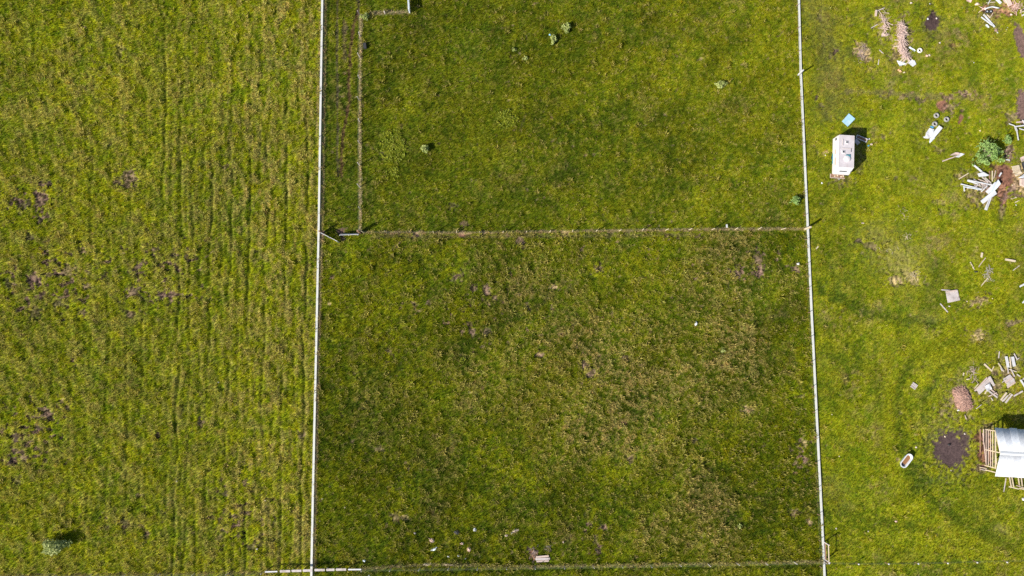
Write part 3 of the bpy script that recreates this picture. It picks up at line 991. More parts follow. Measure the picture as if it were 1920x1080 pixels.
def tyre(u, v, rpx, label, m=TYREG, water=BLACK, group='old tyres lying on the grass'):
    p = P(u, v)
    r = rpx * PXM
    root = empty('tyre', (p.x, p.y, gz(p.x, p.y, .3) + .0), random.random(), label, 'tyre', group)
    prof = []
    for k in range(14):
        t = 2 * math.pi * k / 14
        prof.append((r * .74 + math.cos(t) * r * .26, .13 + math.sin(t) * .125))
    MB().lathe(prof, 28).build('rubber_ring', m, root, smooth=True)
    mb = MB()
    for k in range(28):
        t = 2 * math.pi * k / 28
        mb.box((math.cos(t) * r * .995, math.sin(t) * r * .995, .13), (.03, .05, .16), Matrix.Rotation(t, 3, 'Z'))
    mb.build('tread', m, root)
    MB().lathe([(0.001, .05), (r * .55, .05)], 20, close=False).build('bottom_well', water, root)
    clear([(p.x + math.cos(t) * r, p.y + math.sin(t) * r) for t in np.linspace(0, 6.28, 10)[:-1]])
    return root


def stone(u, v, rpx, m, label, name='stone', cat='stone', group=None, h=.6):
    p = P(u, v)
    r = rpx * PXM
    mb = MB()
    n, ms = 8, 5
    prof = []
    vs, fs = [(0, 0, r * h)], []
    for i in range(1, ms):
        ph = math.pi / 2 * (1 - i / (ms - 1))
        for k in range(n):
            t = 2 * math.pi * k / n
            q = random.uniform(.8, 1.15)
            vs.append((math.cos(t) * math.cos(ph) * r * q, math.sin(t) * math.cos(ph) * r * q * .85, math.sin(ph) * r * h * random.uniform(.85, 1.1) - (.04 if i == ms - 1 else 0)))
    fs = [(0, 1 + k, 1 + (k + 1) % n) for k in range(n)]
    for i in range(ms - 2):
        b0 = 1 + i * n
        fs += [(b0 + k, b0 + n + k, b0 + n + (k + 1) % n, b0 + (k + 1) % n) for k in range(n)]
    mb.add(vs, fs)
    o = mb.build(name, m, loc=(p.x, p.y, gz(p.x, p.y, .1) - .01))
    o.rotation_euler = (0, 0, random.random() * 6)
    return tag(o, label, cat, group)


# ------------------------------------------------------------------ foliage
def leafmat(name, c1, c2, tr=.25):
    m = bpy.data.materials.new(name)
    m.use_nodes = True
    nt = m.node_tree
    N, L = nt.nodes, nt.links
    b = N['Principled BSDF']
    b.inputs['Roughness'].default_value = .6
    b.inputs['Specular IOR Level'].default_value = .25
    at = N.new('ShaderNodeAttribute')
    at.attribute_name = 'tone'
    mx = N.new('ShaderNodeMix')
    mx.data_type = 'RGBA'
    L.new(at.outputs['Fac'], mx.inputs[0])
    mx.inputs[6].default_value = (*c1, 1)
    mx.inputs[7].default_value = (*c2, 1)
    L.new(mx.outputs[2], b.inputs['Base Color'])
    t = N.new('ShaderNodeBsdfTranslucent')
    L.new(mx.outputs[2], t.inputs[0])
    a = N.new('ShaderNodeMixShader')
    a.inputs[0].default_value = tr
    L.new(b.outputs[0], a.inputs[1])
    L.new(t.outputs[0], a.inputs[2])
    L.new(a.outputs[0], N['Material Output'].inputs[0])
    return m


SAGE = leafmat('sage_leaf', (.25, .31, .07), (.50, .54, .20))
WILLOW = leafmat('grey_green_leaf', (.27, .33, .09), (.54, .58, .24))
LEAFG = leafmat('fresh_green_leaf', (.12, .24, .05), (.38, .52, .17))
OLIVE = leafmat('yellow_green_leaf', (.12, .17, .01), (.26, .28, .015))


def bush(u, v, ru, rv, h, m, label, n=500, leaf=.13, name='bush', cat='bush', group=None, clumps=9, zc=.55, stem=TWIG, spread=(.24, .42)):
    c = P(u, v, h * zc)
    root = empty(name, (c.x, c.y, gz(c.x, c.y)), random.random() * 0, label, cat, group)
    RU, RV = ru * PXM, rv * PXM
    rng = np.random.default_rng(int(u * 7 + v))
    # clump centres
    cl = []
    for _ in range(clumps):
        t, q = rng.random() * 6.283, rng.random() ** .5 * .80
        q *= .78 + .24 * math.sin(3 * t + u) + .14 * math.sin(5 * t + v)
        cl.append((math.cos(t) * q * RU, math.sin(t) * q * RV, h * (.35 + .55 * (1 - q) * rng.uniform(.7, 1.2)), rng.uniform(*spread), rng.uniform(.0, .45)))
    vs, fs, tone = [], [], []
    for _ in range(n):
        k = cl[rng.integers(len(cl))]
        if rng.random() < .22:
            t, q = rng.random() * 6.283, rng.random() ** .5 * .95
            q *= .8 + .25 * math.sin(3 * t + u)
            k = (math.cos(t) * q * RU, math.sin(t) * q * RV, h * rng.uniform(.15, .6), .08, rng.uniform(0, .5))
        g = rng.normal(0, 1, 3)
        g /= np.linalg.norm(g) + 1e-6
        rad = rng.random() ** .35
        p = np.array((k[0] + g[0] * rad * k[3] * RU, k[1] + g[1] * rad * k[3] * RV, max(.04, k[2] + g[2] * rad * k[3] * h * .8)))
        a = rng.normal(0, 1, 3)
        a[2] *= .5
        a /= np.linalg.norm(a)
        b2 = np.cross(a, rng.normal(0, 1, 3))
        b2 /= np.linalg.norm(b2) + 1e-6
        s = leaf * rng.uniform(.6, 1.3)
        i = len(vs)
        vs += [tuple(p - a * s), tuple(p + b2 * s * .42), tuple(p + a * s), tuple(p - b2 * s * .42)]
        fs.append((i, i + 1, i + 2, i + 3))
        tn = min(1, max(0, k[4] + rng.uniform(0, .7)))
        tone += [tn] * 4
    me = bpy.data.meshes.new('foliage')
    me.from_pydata(vs, [], fs)
    at = me.attributes.new('tone', 'FLOAT', 'POINT')
    at.data.foreach_set('value', tone)
    me.materials.append(m)
    o = bpy.data.objects.new('foliage', me)
    link(o, root)
    mb = MB()
    for k in cl:
        mb.tube([(k[0] * .1, k[1] * .1, -.05), (k[0] * .5, k[1] * .5, k[2] * .55), (k[0], k[1], k[2])], .02, 4, .007)
    mb.build('stem', stem, root)
    return root


bush(101, 1025, 25, 17, 1.7, WILLOW, 'large grey green bush standing alone in the left field, bottom left', 1700, .15, clumps=16)
bush(1061, 51, 12, 10, .95, SAGE, 'round sage green bush, larger one of the pair beside the blue scrap', 420, .16)
bush(1038, 74, 7, 11, .8, SAGE, 'narrow sage green bush touching the blue scrap in the upper meadow', 300, .15)
bush(1351, 158, 13, 8, .7, SAGE, 'flat sage green bush alone on the right side of the upper meadow', 380, .15)
bush(797, 280, 9, 9, .9, SAGE, 'small pale bush with dark shadow beside the yellow weed patch', 330, .15)
bush(1493, 376, 11, 10, .95, LEAFG, 'mid green bush close against the right white line', 380, .16)
bush(964, 92, 5, 5, .35, SAGE, 'tiny pale plant, left one of two below the blue scrap', 70, .15, 'weed', 'plant', clumps=4)
bush(984, 110, 6, 5, .35, SAGE, 'tiny pale plant, right one of two below the blue scrap', 80, .15, 'weed', 'plant', clumps=4)
bush(684, 31, 9, 9, .8, SAGE, 'pale green bush on the corner of the straw strips near the top', 260, .15)
bush(1856, 287, 37, 30, 1.8, LEAFG, 'big leafy green bush beside the bare red earth in the right plot', 1650, .17, clumps=44, spread=(.08, .17))
bush(1889, 262, 9, 12, .9, LEAFG, 'dark leafy bush between the big bush and the white frame', 240, .15)
bush(868, 675, 8, 8, .25, OLIVE, 'flat bright green weed in the middle of the lower meadow', 90, .15, 'weed', 'plant', clumps=6)
bush(1356, 658, 6, 5, .25, SAGE, 'flat pale weed in the right half of the lower meadow', 60, .15, 'weed', 'plant', clumps=4)
bush(1388, 987, 6, 5, .25, SAGE, 'flat pale weed near the bottom right of the lower meadow', 60, .15, 'weed', 'plant', clumps=4)
bush(990, 438 - 3, 1, 1, .2, OLIVE, 'little green weed under the crossing wire fence', 20, .1, 'weed', 'plant', clumps=2)


def weeds(u, v, ru, rv, n, label):
    """loose colony of low yellow-green weeds"""
    C = P(u, v)
    rng = np.random.default_rng(int(u))
    vs, fs, tone = [], [], []
    for _ in range(n):
        t, q = rng.random() * 6.283, rng.random() ** .6
        p0 = P(u + math.cos(t) * q * ru, v + math.sin(t) * q * rv)
        z0 = gz(p0.x, p0.y)
        tn = rng.uniform(.2, 1)
        for _k in range(7):
            a = rng.normal(0, 1, 3)
            a[2] = abs(a[2]) * .4
            a /= np.linalg.norm(a)
            b2 = np.cross(a, (0, 0, 1))
            b2 /= np.linalg.norm(b2) + 1e-6
            s = rng.uniform(.12, .25)
            c = np.array((p0.x - C.x, p0.y - C.y, z0 + .1)) + a * .12
            i = len(vs)
            vs += [tuple(c - a * s * .5), tuple(c + b2 * s * .3), tuple(c + a * s * .8), tuple(c - b2 * s * .3)]
            fs.append((i, i + 1, i + 2, i + 3))
            tone += [tn] * 4
    me = bpy.data.meshes.new('weed_patch')
    me.from_pydata(vs, [], fs)
    at = me.attributes.new('tone', 'FLOAT', 'POINT')
    at.data.foreach_set('value', tone)
    me.materials.append(OLIVE)
    o = bpy.data.objects.new('weed_patch', me)
    o.location = (C.x, C.y, 0)
    link(o)
    tag(o, label, 'weeds', None, 'stuff')


weeds(737, 276, 26, 32, 190, 'yellow green weeds spread left of the small pale bush')
weeds(950, 224, 20, 17, 95, 'yellow green weeds in the centre of the upper meadow')
weeds(735, 325, 14, 14, 30, 'yellow green weeds below the larger weed patch')

# ------------------------------------------------------------------ caravan
ZR = 2.3
c4 = [P(1573.5, 252.5, ZR), P(1602, 255, ZR), P(1601, 315, ZR), P(1572, 313.5, ZR)]
cc = sum(c4, Vector()) / 4
axv = ((c4[0] + c4[1]) / 2 - (c4[2] + c4[3]) / 2)
LR = axv.length
WR = ((c4[1] - c4[0]).length + (c4[2] - c4[3]).length) / 2
rz = math.atan2(axv.y, axv.x) - math.pi / 2
cv = empty('caravan', (cc.x, cc.y, 0), rz, 'old white touring caravan parked on the grass of the right plot', 'caravan')
hw, hl = WR / 2, LR / 2
# shell: profile along y, rear upright (top of photo), front sloping (bottom)
prof = [(-hl - .42, .50), (-hl - .62, .95), (-hl - .50, 1.35), (-hl - .02, ZR - .06), (hl - .04, ZR - .05), (hl + .04, ZR - .3), (hl + .02, .50)]
vs = [(sx * hw * (1.0 if z < ZR - .2 else .985), y, z) for sx in (-1, 1) for (y, z) in prof]
n = len(prof)
fs = [tuple(range(n)), tuple(range(2 * n - 1, n - 1, -1))] + [(i, i + n, (i + 1) % n + n, (i + 1) % n) for i in range(n)]
MB().add(vs, fs).build('body', CARAW, cv, bevel=.04)
MB().box((0, 0, ZR - .03), (WR - .16, LR - .12, .05)).build('roof', CARAR, cv, bevel=.015)
for sx in (-1, 1):
    MB().box((sx * (hw - .035), 0, ZR - .025), (.06, LR, .09)).build('roof_edge', CARAW, cv)
MB().box((0, hl - .02, ZR - .02), (WR - .1, .06, .09)).build('roof_edge', CARAW, cv)
MB().box((0, -hl + .05, ZR - .02), (WR - .1, .05, .06)).build('roof_edge', CARAW, cv)
for (x, y, s) in ((.0, hl - .95, .26), (-.42, -.10, .30)):
    o = MB().box((x, y, ZR + .035), (s + .1, s + .1, .09), taper=.1).build('skylight', CARAW, cv)
    MB().box((x, y, ZR + .09), (s * .75, s * .75, .03)).build('pane', GLASS, o)
MB().lathe([(.001, .16), (.30, .15), (.44, .08), (.46, .0), (.44, -.02)], 24, (.12, -.95, ZR), close=False).build('roof_dome', CARAW, cv, smooth=True)
MB().box((.38, -.72, ZR + .07), (.16, .60, .10)).build('roof_strip', TEAL, cv)
MB().box((.13, -.52, ZR + .07), (.42, .12, .10)).build('roof_strip', TEAL, cv)
MB().box((-.52, 1.2, ZR + .03), (.07, .85, .05)).build('roof_seam', WOODG, cv)
MB().box((.05, .42, ZR + .02), (1.3, .06, .05)).build('roof_seam', WOODG, cv)
MB().box((.60, .20, ZR + .03), (.05, .5, .05)).build('roof_seam', GLASS, cv)
for (y, L_, z, hh) in ((hl - .35, .45, 1.55, .55), (.15, .75, 1.5, .5), (-1.15, 1.1, 1.5, .55)):
    f_ = MB().box((-hw - .012, y, z), (.05, L_, hh)).build('window', WHITE, cv)
    MB().box((-hw - .03, y, z), (.035, L_ - .14, hh - .14)).build('pane', GLASS if L_ < .5 else WOODP, f_)
dr = MB().box((hw + .012, .55, 1.25), (.04, .62, 1.5)).build('door', WHITE, cv)
MB().box((hw + .04, .32, 1.2), (.03, .1, .04)).build('handle', STEEL, dr)
# sloping front window
fa, fb = Vector((0, -hl - .50, 1.35)), Vector((0, -hl - .02, ZR - .06))
fm = (fa + fb) / 2
sl = math.atan2(fb.z - fa.z, fb.y - fa.y)
Mx = Matrix.Rotation(sl, 3, 'X')
f_ = MB().box(fm + Mx @ Vector((0, 0, .02)), (WR * .72, .52, .03), Mx).build('front_window', WHITE, cv)
MB().box(fm + Mx @ Vector((-.1, -.12, .035)), (WR * .48, .16, .03), Mx).build('pane', GLASS, f_)
MB().box((-hw - .02, -.55, .62), (.03, 1.4, .16)).build('side_trim', TEAL, cv)
o = MB()
o.bar((hw + .02, -hl + .25, 1.6), (hw - .35, -hl - .62, 1.45), .05, .8, (0, 0, 1))
o.build('open_flap', CARAW, cv)
for sx in (-1, 1):
    w_ = MB().lathe([(.10, -.09), (.29, -.09), (.32, -.05), (.32, .05), (.29, .09), (.10, .09)], 20)
    w_.v = [(z + sx * (hw - .12), x - .3, y + .32) for (x, y, z) in w_.v]
    w_.build('wheel', BLACK, cv, smooth=False)
MB().box((0, 0, .44), (WR * .7, LR * .95, .10)).build('chassis', STEEL, cv)
d_ = MB()
d_.bar((-.6, -hl - .4, .42), (0, -hl - 1.15, .42), .08, .10)
d_.bar((.6, -hl - .4, .42), (0, -hl - 1.15, .42), .08, .10)
d_.build('drawbar', STEEL, cv)
MB().box((-.35, -hl - .72, .62), (1.85, .50, .06)).build('front_rack', WOODB, cv)
MB().box((-.35, -hl - .99, .66), (1.9, .07, .10)).build('rack_edge', WOODP, cv)
MB().box((-1.28, -hl - .72, .66), (.06, .5, .10)).build('rack_edge', WOODP, cv)
for (x, y) in ((-.7, -.75), (-.35, -.68), (.15, -.80), (.4, -.70)):
    MB().box((x, -hl + y, .70), (.18, .16, .10), Matrix.Rotation(x * 3, 3, 'Z')).build('wood_block', WOODC, cv)
clear([cc + Vector((x, y, 0)) for x, y in ((-hw, -hl - .4), (hw, -hl - .4), (hw, hl), (-hw, hl))])

# things round the caravan
sheet([(1591, 213), (1603, 223), (1589, 237.5), (1578, 228)], BLUE, 'light blue rectangular board lying on grass above the caravan', 'board', 'board', .03, .05, warp=.02)
sheet([(1604, 260), (1612, 268), (1606, 273), (1601, 266)], WOODG, 'small grey board leaning at the upper right side of the caravan', 'board', 'board', .15, .03, warp=.01)
root = empty('tray', P(1616, 261), 0, 'narrow white tray with brown bottom reaching right from the caravan', 'tray')
A, C = P(1605, 256.5), P(1624, 264.5)
root.location = (A.x, A.y, gz(A.x, A.y, .5))
root.rotation_euler = (0, 0, math.atan2(C.y - A.y, C.x - A.x))
LL = (C - A).length
MB().box((LL / 2, 0, .05), (LL, .40, .04)).build('bottom', WOODB, root)
for sy in (-1, 1):
    MB().box((LL / 2, sy * .22, .12), (LL, .06, .20)).build('side', WHITE, root)
for x in (0, LL):
    MB().box((x, 0, .12), (.06, .5, .20)).build('side', WHITE, root)
clear([A, C, C + Vector((0, .3, 0)), A + Vector((0, .3, 0))])
plank((1622, 261.5), (1631, 260.5), 2.2, WHITE, 'short white plank at the far end of the narrow tray')
rag(1634, 270.5, 3.2, 2.4, WOODP, 'pale crumpled scrap at the right tip of the caravan shadow')
rag(1628.5, 273, 2.2, 2.0, BLUED, 'small blue scrap at the right tip of the caravan shadow')
stone(1541, 343, 2.2, WHITE, 'small white stone on grass lower left of the caravan')
stone(1548, 291, 1.5, STONE, 'pale stone left of the caravan near the white line')

# ------------------------------------------------------------------ twigs, boards and litter at the top of the right plot
sticks((1690, 75), (14, 36), 430, (.35, 1.25), (.014, .042), TWIGP, 'brushwood_pile', 'long pinkish brushwood pile running down to the white boards',
       'brushwood', path=[(1686, 45), (1690, 60), (1687, 68), (1691, 80), (1690, 92), (1694, 104), (1701, 110)], kind='stuff', zmax=.6, width=2.6)
sticks((1655, 40), (14, 20), 48, (.3, 1.3), (.02, .05), TWIGP, 'branch_pile', 'scattered pile of pale branches left of the brushwood pile',
       'branches', path=[(1654, 25), (1657, 38), (1660, 45), (1657, 55), (1661, 64)], kind='stuff', zmax=.3, width=3.6)
sticks((1617, 98), (10, 20), 110, (.2, .7), (.01, .02), TWIG, 'hay_heap', 'flat heap of dry straw left of the brushwood pile', 'straw',
       path=[(1620, 86), (1616, 98), (1611, 112)], kind='stuff', zmax=.15, width=4.5, fork=False)
plank((1642, 20), (1641, 31), 3.4, WOODP, 'thick pale log upright in view, leftmost of the branches at the top', 'log', 'log', th=.2)
plank((1644, 21), (1658, 15), 1.4, WOODG, 'thin grey pole pointing up right at the top of the branches', 'pole', 'pole', th=.06)
plank((1633, 53), (1645, 46), 1.4, WOODG, 'thin grey pole lying left of the scattered branches', 'pole', 'pole', th=.06)
plank((1665, 45), (1674, 47), 1.5, WOODP, 'short pale stick between branches and brushwood pile', 'stick', 'stick', th=.06)
sheet([(1653, 62), (1664, 64), (1665, 68), (1652, 69)], WOODP, 'pale broken board at the lower end of the scattered branches', 'board', 'board', .02, .03)
plank((1648, 94), (1656, 101), 1.5, WOODG, 'thin stick between the straw heap and the brushwood pile', 'stick', 'stick', th=.06)
plank((1647.5, 112), (1646, 122), 1.4, WOODG, 'thin stick pointing down below the straw heap', 'stick', 'stick', th=.06)
plank((1676, 76), (1688, 76), 1.3, WOODC, 'cream stick jutting left from the middle of the brushwood pile', 'stick', 'stick', th=.06, lift=.1)
plank((1675, 88), (1684, 87), 2.0, WOODC, 'short cream stake jutting left from the lower brushwood pile', 'stick', 'stick', th=.07, lift=.05)
sheet([(1681, 114), (1694, 117), (1699, 120), (1686, 125)], WHITEB, 'bluish white triangular board under the brushwood pile', 'board', 'board', .05, .03)
for k, (a, c, lb) in enumerate((((1686, 116), (1694, 109), 'upper'), ((1690, 118), (1698, 111), 'middle'), ((1695, 124), (1703, 115), 'lower'))):
    plank(a, c, 2.2, WOODC, '%s cream plank of the three at the foot of the brushwood pile' % lb, lift=.12 + k * .03)
sheet([(1706, 112.5), (1714, 114), (1717, 121), (1711, 125.5), (1702, 119)], PLAST, 'white rounded board right of the foot of the brushwood pile', 'board', 'board', .05, .05)
sheet([(1703, 89), (1706, 88), (1716, 95), (1714, 98)], WHITEB, 'narrow bluish white strip left of the white ring', 'board', 'board', .04, .04, warp=.08)
tyre(1723.3, 95.5, 4.6, 'pale whitish tyre right of the brushwood pile', mat('chalky_white_rubber', (.70, .66, .60), .8, .15, 8))
stone(1737.5, 104.5, 3.0, PINK, 'pink stone, left half of the pair right of the whitish tyre')
stone(1742.5, 103.3, 2.4, STONE, 'pale stone, right half of the pair right of the whitish tyre')
rag(1686, 133, 5.5, 2.2, mat('faded_orange_rag', (.72, .40, .24), .8, .3, 6), 'orange and cream scrap below the brushwood boards', ang=-35)
rag(1695, 136, 2.6, 1.6, WOODC, 'cream scrap touching the orange scrap')
stone(1740, 35.5, 2.1, WHITE, 'white stone on the left of the round dark earth patch')
stone(1756, 34.5, 1.9, STONE, 'pale stone on the right of the round dark earth patch')
rag(1708, 6, 2.6, 2.2, STONE, 'pale scrap near the top edge left of the dark earth patch')
stone(1743.5, 7, 1.3, WHITE, 'white pebble at the top edge above the dark earth patch')
rag(1761.5, 81, 2.2, 2.4, STONE, 'grey scrap on grass right of the stone pair')
stone(1826, 117.5, 1.2, WHITE, 'white pebble on grass right of the stone pair, far out')
stone(1805, 14, 1.4, WHITE, 'white pebble left of the pink cushion at the top')

# top right corner heap
sheet([(1811, -4), (1824, -4), (1820, 5), (1812, 3)], PINK, 'pink broken board cut by the top edge', 'board', 'board', .05)
rag(1832, 8, 6.0, 3.6, PINK, 'pink cushion shaped bundle near the top right', 'bundle', 'bundle', .3)
o = MB()
pts = [P(*q) for q in ((1845, 18), (1851, 15.5), (1858.5, 13.5), (1862, 14), (1868, 15.5), (1872, 16))]
o.tube([(p.x - pts[0].x, p.y - pts[0].y, gz(p.x, p.y, .3) + .15) for p in pts], .09, 8)
o = o.build('bent_pipe', PLAST, loc=(pts[0].x, pts[0].y, 0), smooth=True)
tag(o, 'bent white pipe lying above the two small dark wheels', 'pipe')
for (u, v, s_) in ((1850, 22, 'left'), (1857, 22, 'right')):
    p = P(u, v)
    r_o = empty('wheel', (p.x, p.y, gz(p.x, p.y, .2)), 0, 'small dark wheel, the %s of two under the bent white pipe' % s_, 'wheel', 'two small wheels')
    MB().lathe([(.10, .0), (.24, .0), (.27, .06), (.24, .13), (.10, .13)], 18).build('tyre', BLACK, r_o)
    MB().lathe([(.001, .11), (.11, .11), (.11, .02)], 12, close=False).build('hub', PLAST, r_o)
plank((1843.5, 27.5), (1864, 51), 3.4, PLAST, 'long white board, right one of the crossed pair below the wheels', lift=.06)
plank((1838.5, 33), (1859, 48.5), 2.4, PLAST, 'long white board, left one of the crossed pair below the wheels', lift=.12)
rag(1851, 49.5, 4.2, 3.0, WHITEB, 'grey white crumpled scrap under the crossed white boards', ang=-40)
rag(1868, 57, 4.2, 3.4, MAT_ := mat('brown_scrap', (.30, .20, .16), .9, .4, 6), 'brown scrap beside the white pebble below the crossed boards')
stone(1870, 61, 1.9, WHITE, 'white pebble touching the brown scrap')
stone(1889.5, 52, 1.3, WHITE, 'white pebble, upper of two right of the brown scrap')
stone(1886.5, 55, 1.2, WHITE, 'white pebble, lower of two right of the brown scrap')
plank((1863, -5), (1875.5, 7), 5.5, PLAST, 'wide white board coming down from the top edge', lift=.1)
plank((1884, -8), (1893, 12), 8.5, PINK, 'wide pink board, largest of the heap at the top right', lift=.1, th=.1)
plank((1876, -6), (1886, 6), 4, WOODP, 'pale board between the wide white and wide pink boards', lift=.06)
plank((1834, 24), (1847, 14), 1.5, PINK, 'thin pink stick crossing left of the bent pipe', 'stick', 'stick', lift=.05)
plank((1835, 12), (1848, 19), 1.4, PINK, 'thin pink stick lying under the pink cushion', 'stick', 'stick', lift=.02)
plank((1850, 28), (1856, 34), 2.4, WOODC, 'short cream plank under the small wheels', lift=.05)
plank((1856, 33), (1861, 25), 1.1, WOODC, 'thin cream stick right of the small wheels', 'stick', 'stick', lift=.05)
plank((1849, 5), (1866, 4), 1.3, WOODC, 'thin cream stick under the wide white board', 'stick', 'stick', lift=.02)
plank((1852, 8), (1858, -3), 1.4, WHITE, 'thin white stick at the top edge left of the wide white board', 'stick', 'stick', lift=.04)
plank((1899, 14), (1905, 6), 1.8, PINK, 'short pinkish stick right of the wide pink board', 'stick', 'stick', lift=.05)
rag(1896, 27.5, 3.0, 2.0, PINK, 'small pink scrap below the wide pink board')
plank((1915, 30), (1925, 25), 2.4, PLAST, 'white plank cut by the right edge near the top', lift=.05)
plank((1912, 24), (1922, 21), 1.6, WOODC, 'cream stick cut by the right edge near the top', 'stick', 'stick', lift=.05)
rag(1917, 18.5, 3, 2, BLACK, 'black scrap at the right edge near the top')
rag(1914, 20, 2, 2, WOODP, 'pale scrap beside the black scrap at the right edge')
sticks((1905, 12), (16, 14), 45, (.3, 1.0), (.015, .035), PINK, 'splintered_wood', 'pinkish splinters strewn round the wide pink board', 'splinters', kind='stuff', zmax=.15)

# tyres and white panels
tyre(1754.3, 217.3, 4.8, 'light grey tyre, upper left of the three below the red earth disc')
tyre(1773.3, 224.5, 4.8, 'dark wet tyre, rightmost of the three below the red earth disc')
tyre(1751.2, 233.3, 4.8, 'grey tyre touching the heap of white panels')
sheet([(1759, 236), (1764, 242), (1747, 262), (1741, 257)], PLAST, 'long white panel on the right of the white panel heap', 'panel', 'panel', .25, .05, warp=.04, tilt=.15)
sheet([(1741, 241), (1750, 243), (1746, 255), (1735, 250)], PLAST, 'square white panel, upper left of the white panel heap', 'panel', 'panel', .12, .05, warp=.04)
sheet([(1735, 249), (1745, 252), (1744, 260), (1733, 260)], WHITE, 'white panel in the middle of the white panel heap', 'panel', 'panel', .08, .05)
sheet([(1730, 257), (1742, 254), (1741, 260), (1735, 260)], PLAST, 'white panel, leftmost corner of the white panel heap', 'panel', 'panel', .03, .04)
sheet([(1746, 252), (1753, 259), (1742, 269), (1742, 262)], WHITEB, 'pointed bluish white panel at the lower tip of the heap', 'panel', 'panel', .04, .04)
rag(1747, 238, 4.2, 2.6, BLUED, 'dark blue scrap between the tyre and the white panels')

# white frame at the right edge
root = empty('broken_frame', P(1889, 233), 0, 'broken white timber frame at the right edge above the pallet', 'frame')
o0 = P(1889, 233)


def fr(a, c, w, z, nm='rail', m=WHITE):
    A, C = P(*a), P(*c)
    mb = MB()
    mb.bar((A.x - o0.x, A.y - o0.y, z), (C.x - o0.x, C.y - o0.y, z + .1), w * PXM, .07)
    mb.build(nm, m, root)


fr((1889, 233), (1899, 237.5), 1.4, .25)
fr((1899, 239), (1921, 236.5), 2.4, .30)
fr((1901.5, 240), (1903.5, 247), 3.2, .22, 'post')
fr((1904, 240), (1907, 264), 1.6, .15, 'post')
fr((1904, 230), (1921, 229), 2.6, .14, 'rail', WOODP)
fr((1909, 242), (1921, 246), 1.6, .2)
fr((1915, 226), (1922, 240), 1.8, .22)
rag(1837.5, 245.5, 1.6, 2.4, WOODC, 'cream scrap alone on grass right of the tyres')

# panel and pole left of the bush
plank((1766.5, 302.5), (1793, 293), 2.0, WOODP, 'pale pole running from under the white lozenge panels', 'pole', 'pole', th=.07)
sheet([(1779, 292), (1790, 286), (1800, 287.5), (1795, 292)], WOODP, 'pinkish lozenge panel on top of the pale pole', 'panel', 'panel', .10, .03)
sheet([(1790, 295), (1800, 287.5), (1808.5, 289), (1797, 295.5)], PLAST, 'white lozenge panel right of the pinkish one', 'panel', 'panel', .06, .03)
plank((1884, 299), (1893, 300.5), 2.2, WHITE, 'short white plank at the lower right of the big bush')

# white scrap heap
HEAP = 'boards of the white scrap heap'
H_ = [
    ((1797, 336), (1815, 325), 1.8, WOODC, 'cream lath on the upper left of the white scrap heap'),
    ((1825, 310.5), (1843, 326), 3.2, PLAST, 'white board pointing up left from the scrap heap'),
    ((1811.5, 339.5), (1832, 346), 2.2, PLAST, 'white lath below the longest one at the left of the scrap heap'),
    ((1799, 346), (1838, 356), 2.2, PLAST, 'long white board, lowest left of the scrap heap'),
    ((1803, 351), (1836, 357), 1.6, WHITEB, 'bluish lath under the lowest white board of the scrap heap'),
    ((1811, 339), (1856, 348), 2.2, PLAST, 'long white board crossing the middle of the scrap heap'),
    ((1822, 342), (1826, 336), 1.8, WHITE, 'short white stub near the middle of the scrap heap'),
    ((1820, 352), (1842, 345), 2.0, WOODG, 'grey board lying across the middle of the scrap heap'),
    ((1826, 338), (1848, 350), 1.6, WOODP, 'pinkish lath crossing the middle of the scrap heap'),
    ((1832, 337), (1850, 344), 1.6, WOODP, 'pinkish lath in the upper middle of the scrap heap'),
    ((1838, 333), (1850, 343), 1.8, WOODG, 'grey lath below the white oval of the scrap heap'),
    ((1843, 334), (1855, 345), 1.5, WOODG, 'dark grey lath right of centre in the scrap heap'),
    ((1854.5, 321), (1854.5, 343), 2.4, WOODB, 'brown post standing vertical in view at the top of the scrap heap'),
    ((1859, 321), (1859, 341), 1.9, WOODC, 'cream post at the upper right of the scrap heap'),
    ((1838, 360), (1850, 348), 1.8, WHITE, 'white lath at the lower middle of the scrap heap'),
    ((1842, 362), (1852, 352), 1.6, WOODB, 'brown lath at the lower middle of the scrap heap'),
    ((1804.5, 352.5), (1805, 359.5), 2.0, PLAST, 'short white stub under the left end of the scrap heap'),
    ((1870, 332), (1874, 325), 2.6, PLAST, 'white scrap board on the red earth right of the heap'),
    ((1862, 336), (1866, 320), 1.4, WOODP, 'thin pale stick on the red earth at the edge of the heap'),
    ((1812, 354), (1830, 350), 1.8, WOODG, 'grey lath at the lower left of the scrap heap'),
]
for k, (a, c, w, m_, lb) in enumerate(H_):
    plank(a, c, w, m_, lb, lift=.04 + (k % 6) * .055, group=HEAP, warp=.04)
sheet([(1829, 327), (1840, 324), (1851, 330), (1845, 332), (1832, 333)], PLAST, 'white oval panel at the top of the scrap heap', 'panel', 'panel', .34, .04)
sheet([(1867.5, 338), (1872.5, 346), (1856, 364), (1851, 359)], WHITEB, 'wide bluish white panel on the right of the scrap heap', 'panel', 'panel', .35, .05, warp=.06)
sheet([(1862, 342), (1868, 350), (1850, 365), (1845, 360)], PLAST, 'wide white panel overlapping the bluish one in the scrap heap', 'panel', 'panel', .27, .05, warp=.06)
sheet([(1861, 357), (1867, 364), (1840, 383), (1836, 377)], PLAST, 'long white panel reaching down left below the scrap heap', 'panel', 'panel', .20, .05, warp=.05)
sheet([(1853, 372), (1858, 371), (1849.5, 395), (1844, 393)], WHITE, 'white panel pointing down, lowest of the scrap heap', 'panel', 'panel', .08, .04, warp=.05)
sticks((1842, 348), (12, 8), 60, (.25, .9), (.015, .04), WOODG, 'splintered_wood', 'grey splinters filling the middle of the white scrap heap', 'splinters', kind='stuff', zmax=.3, fork=False)
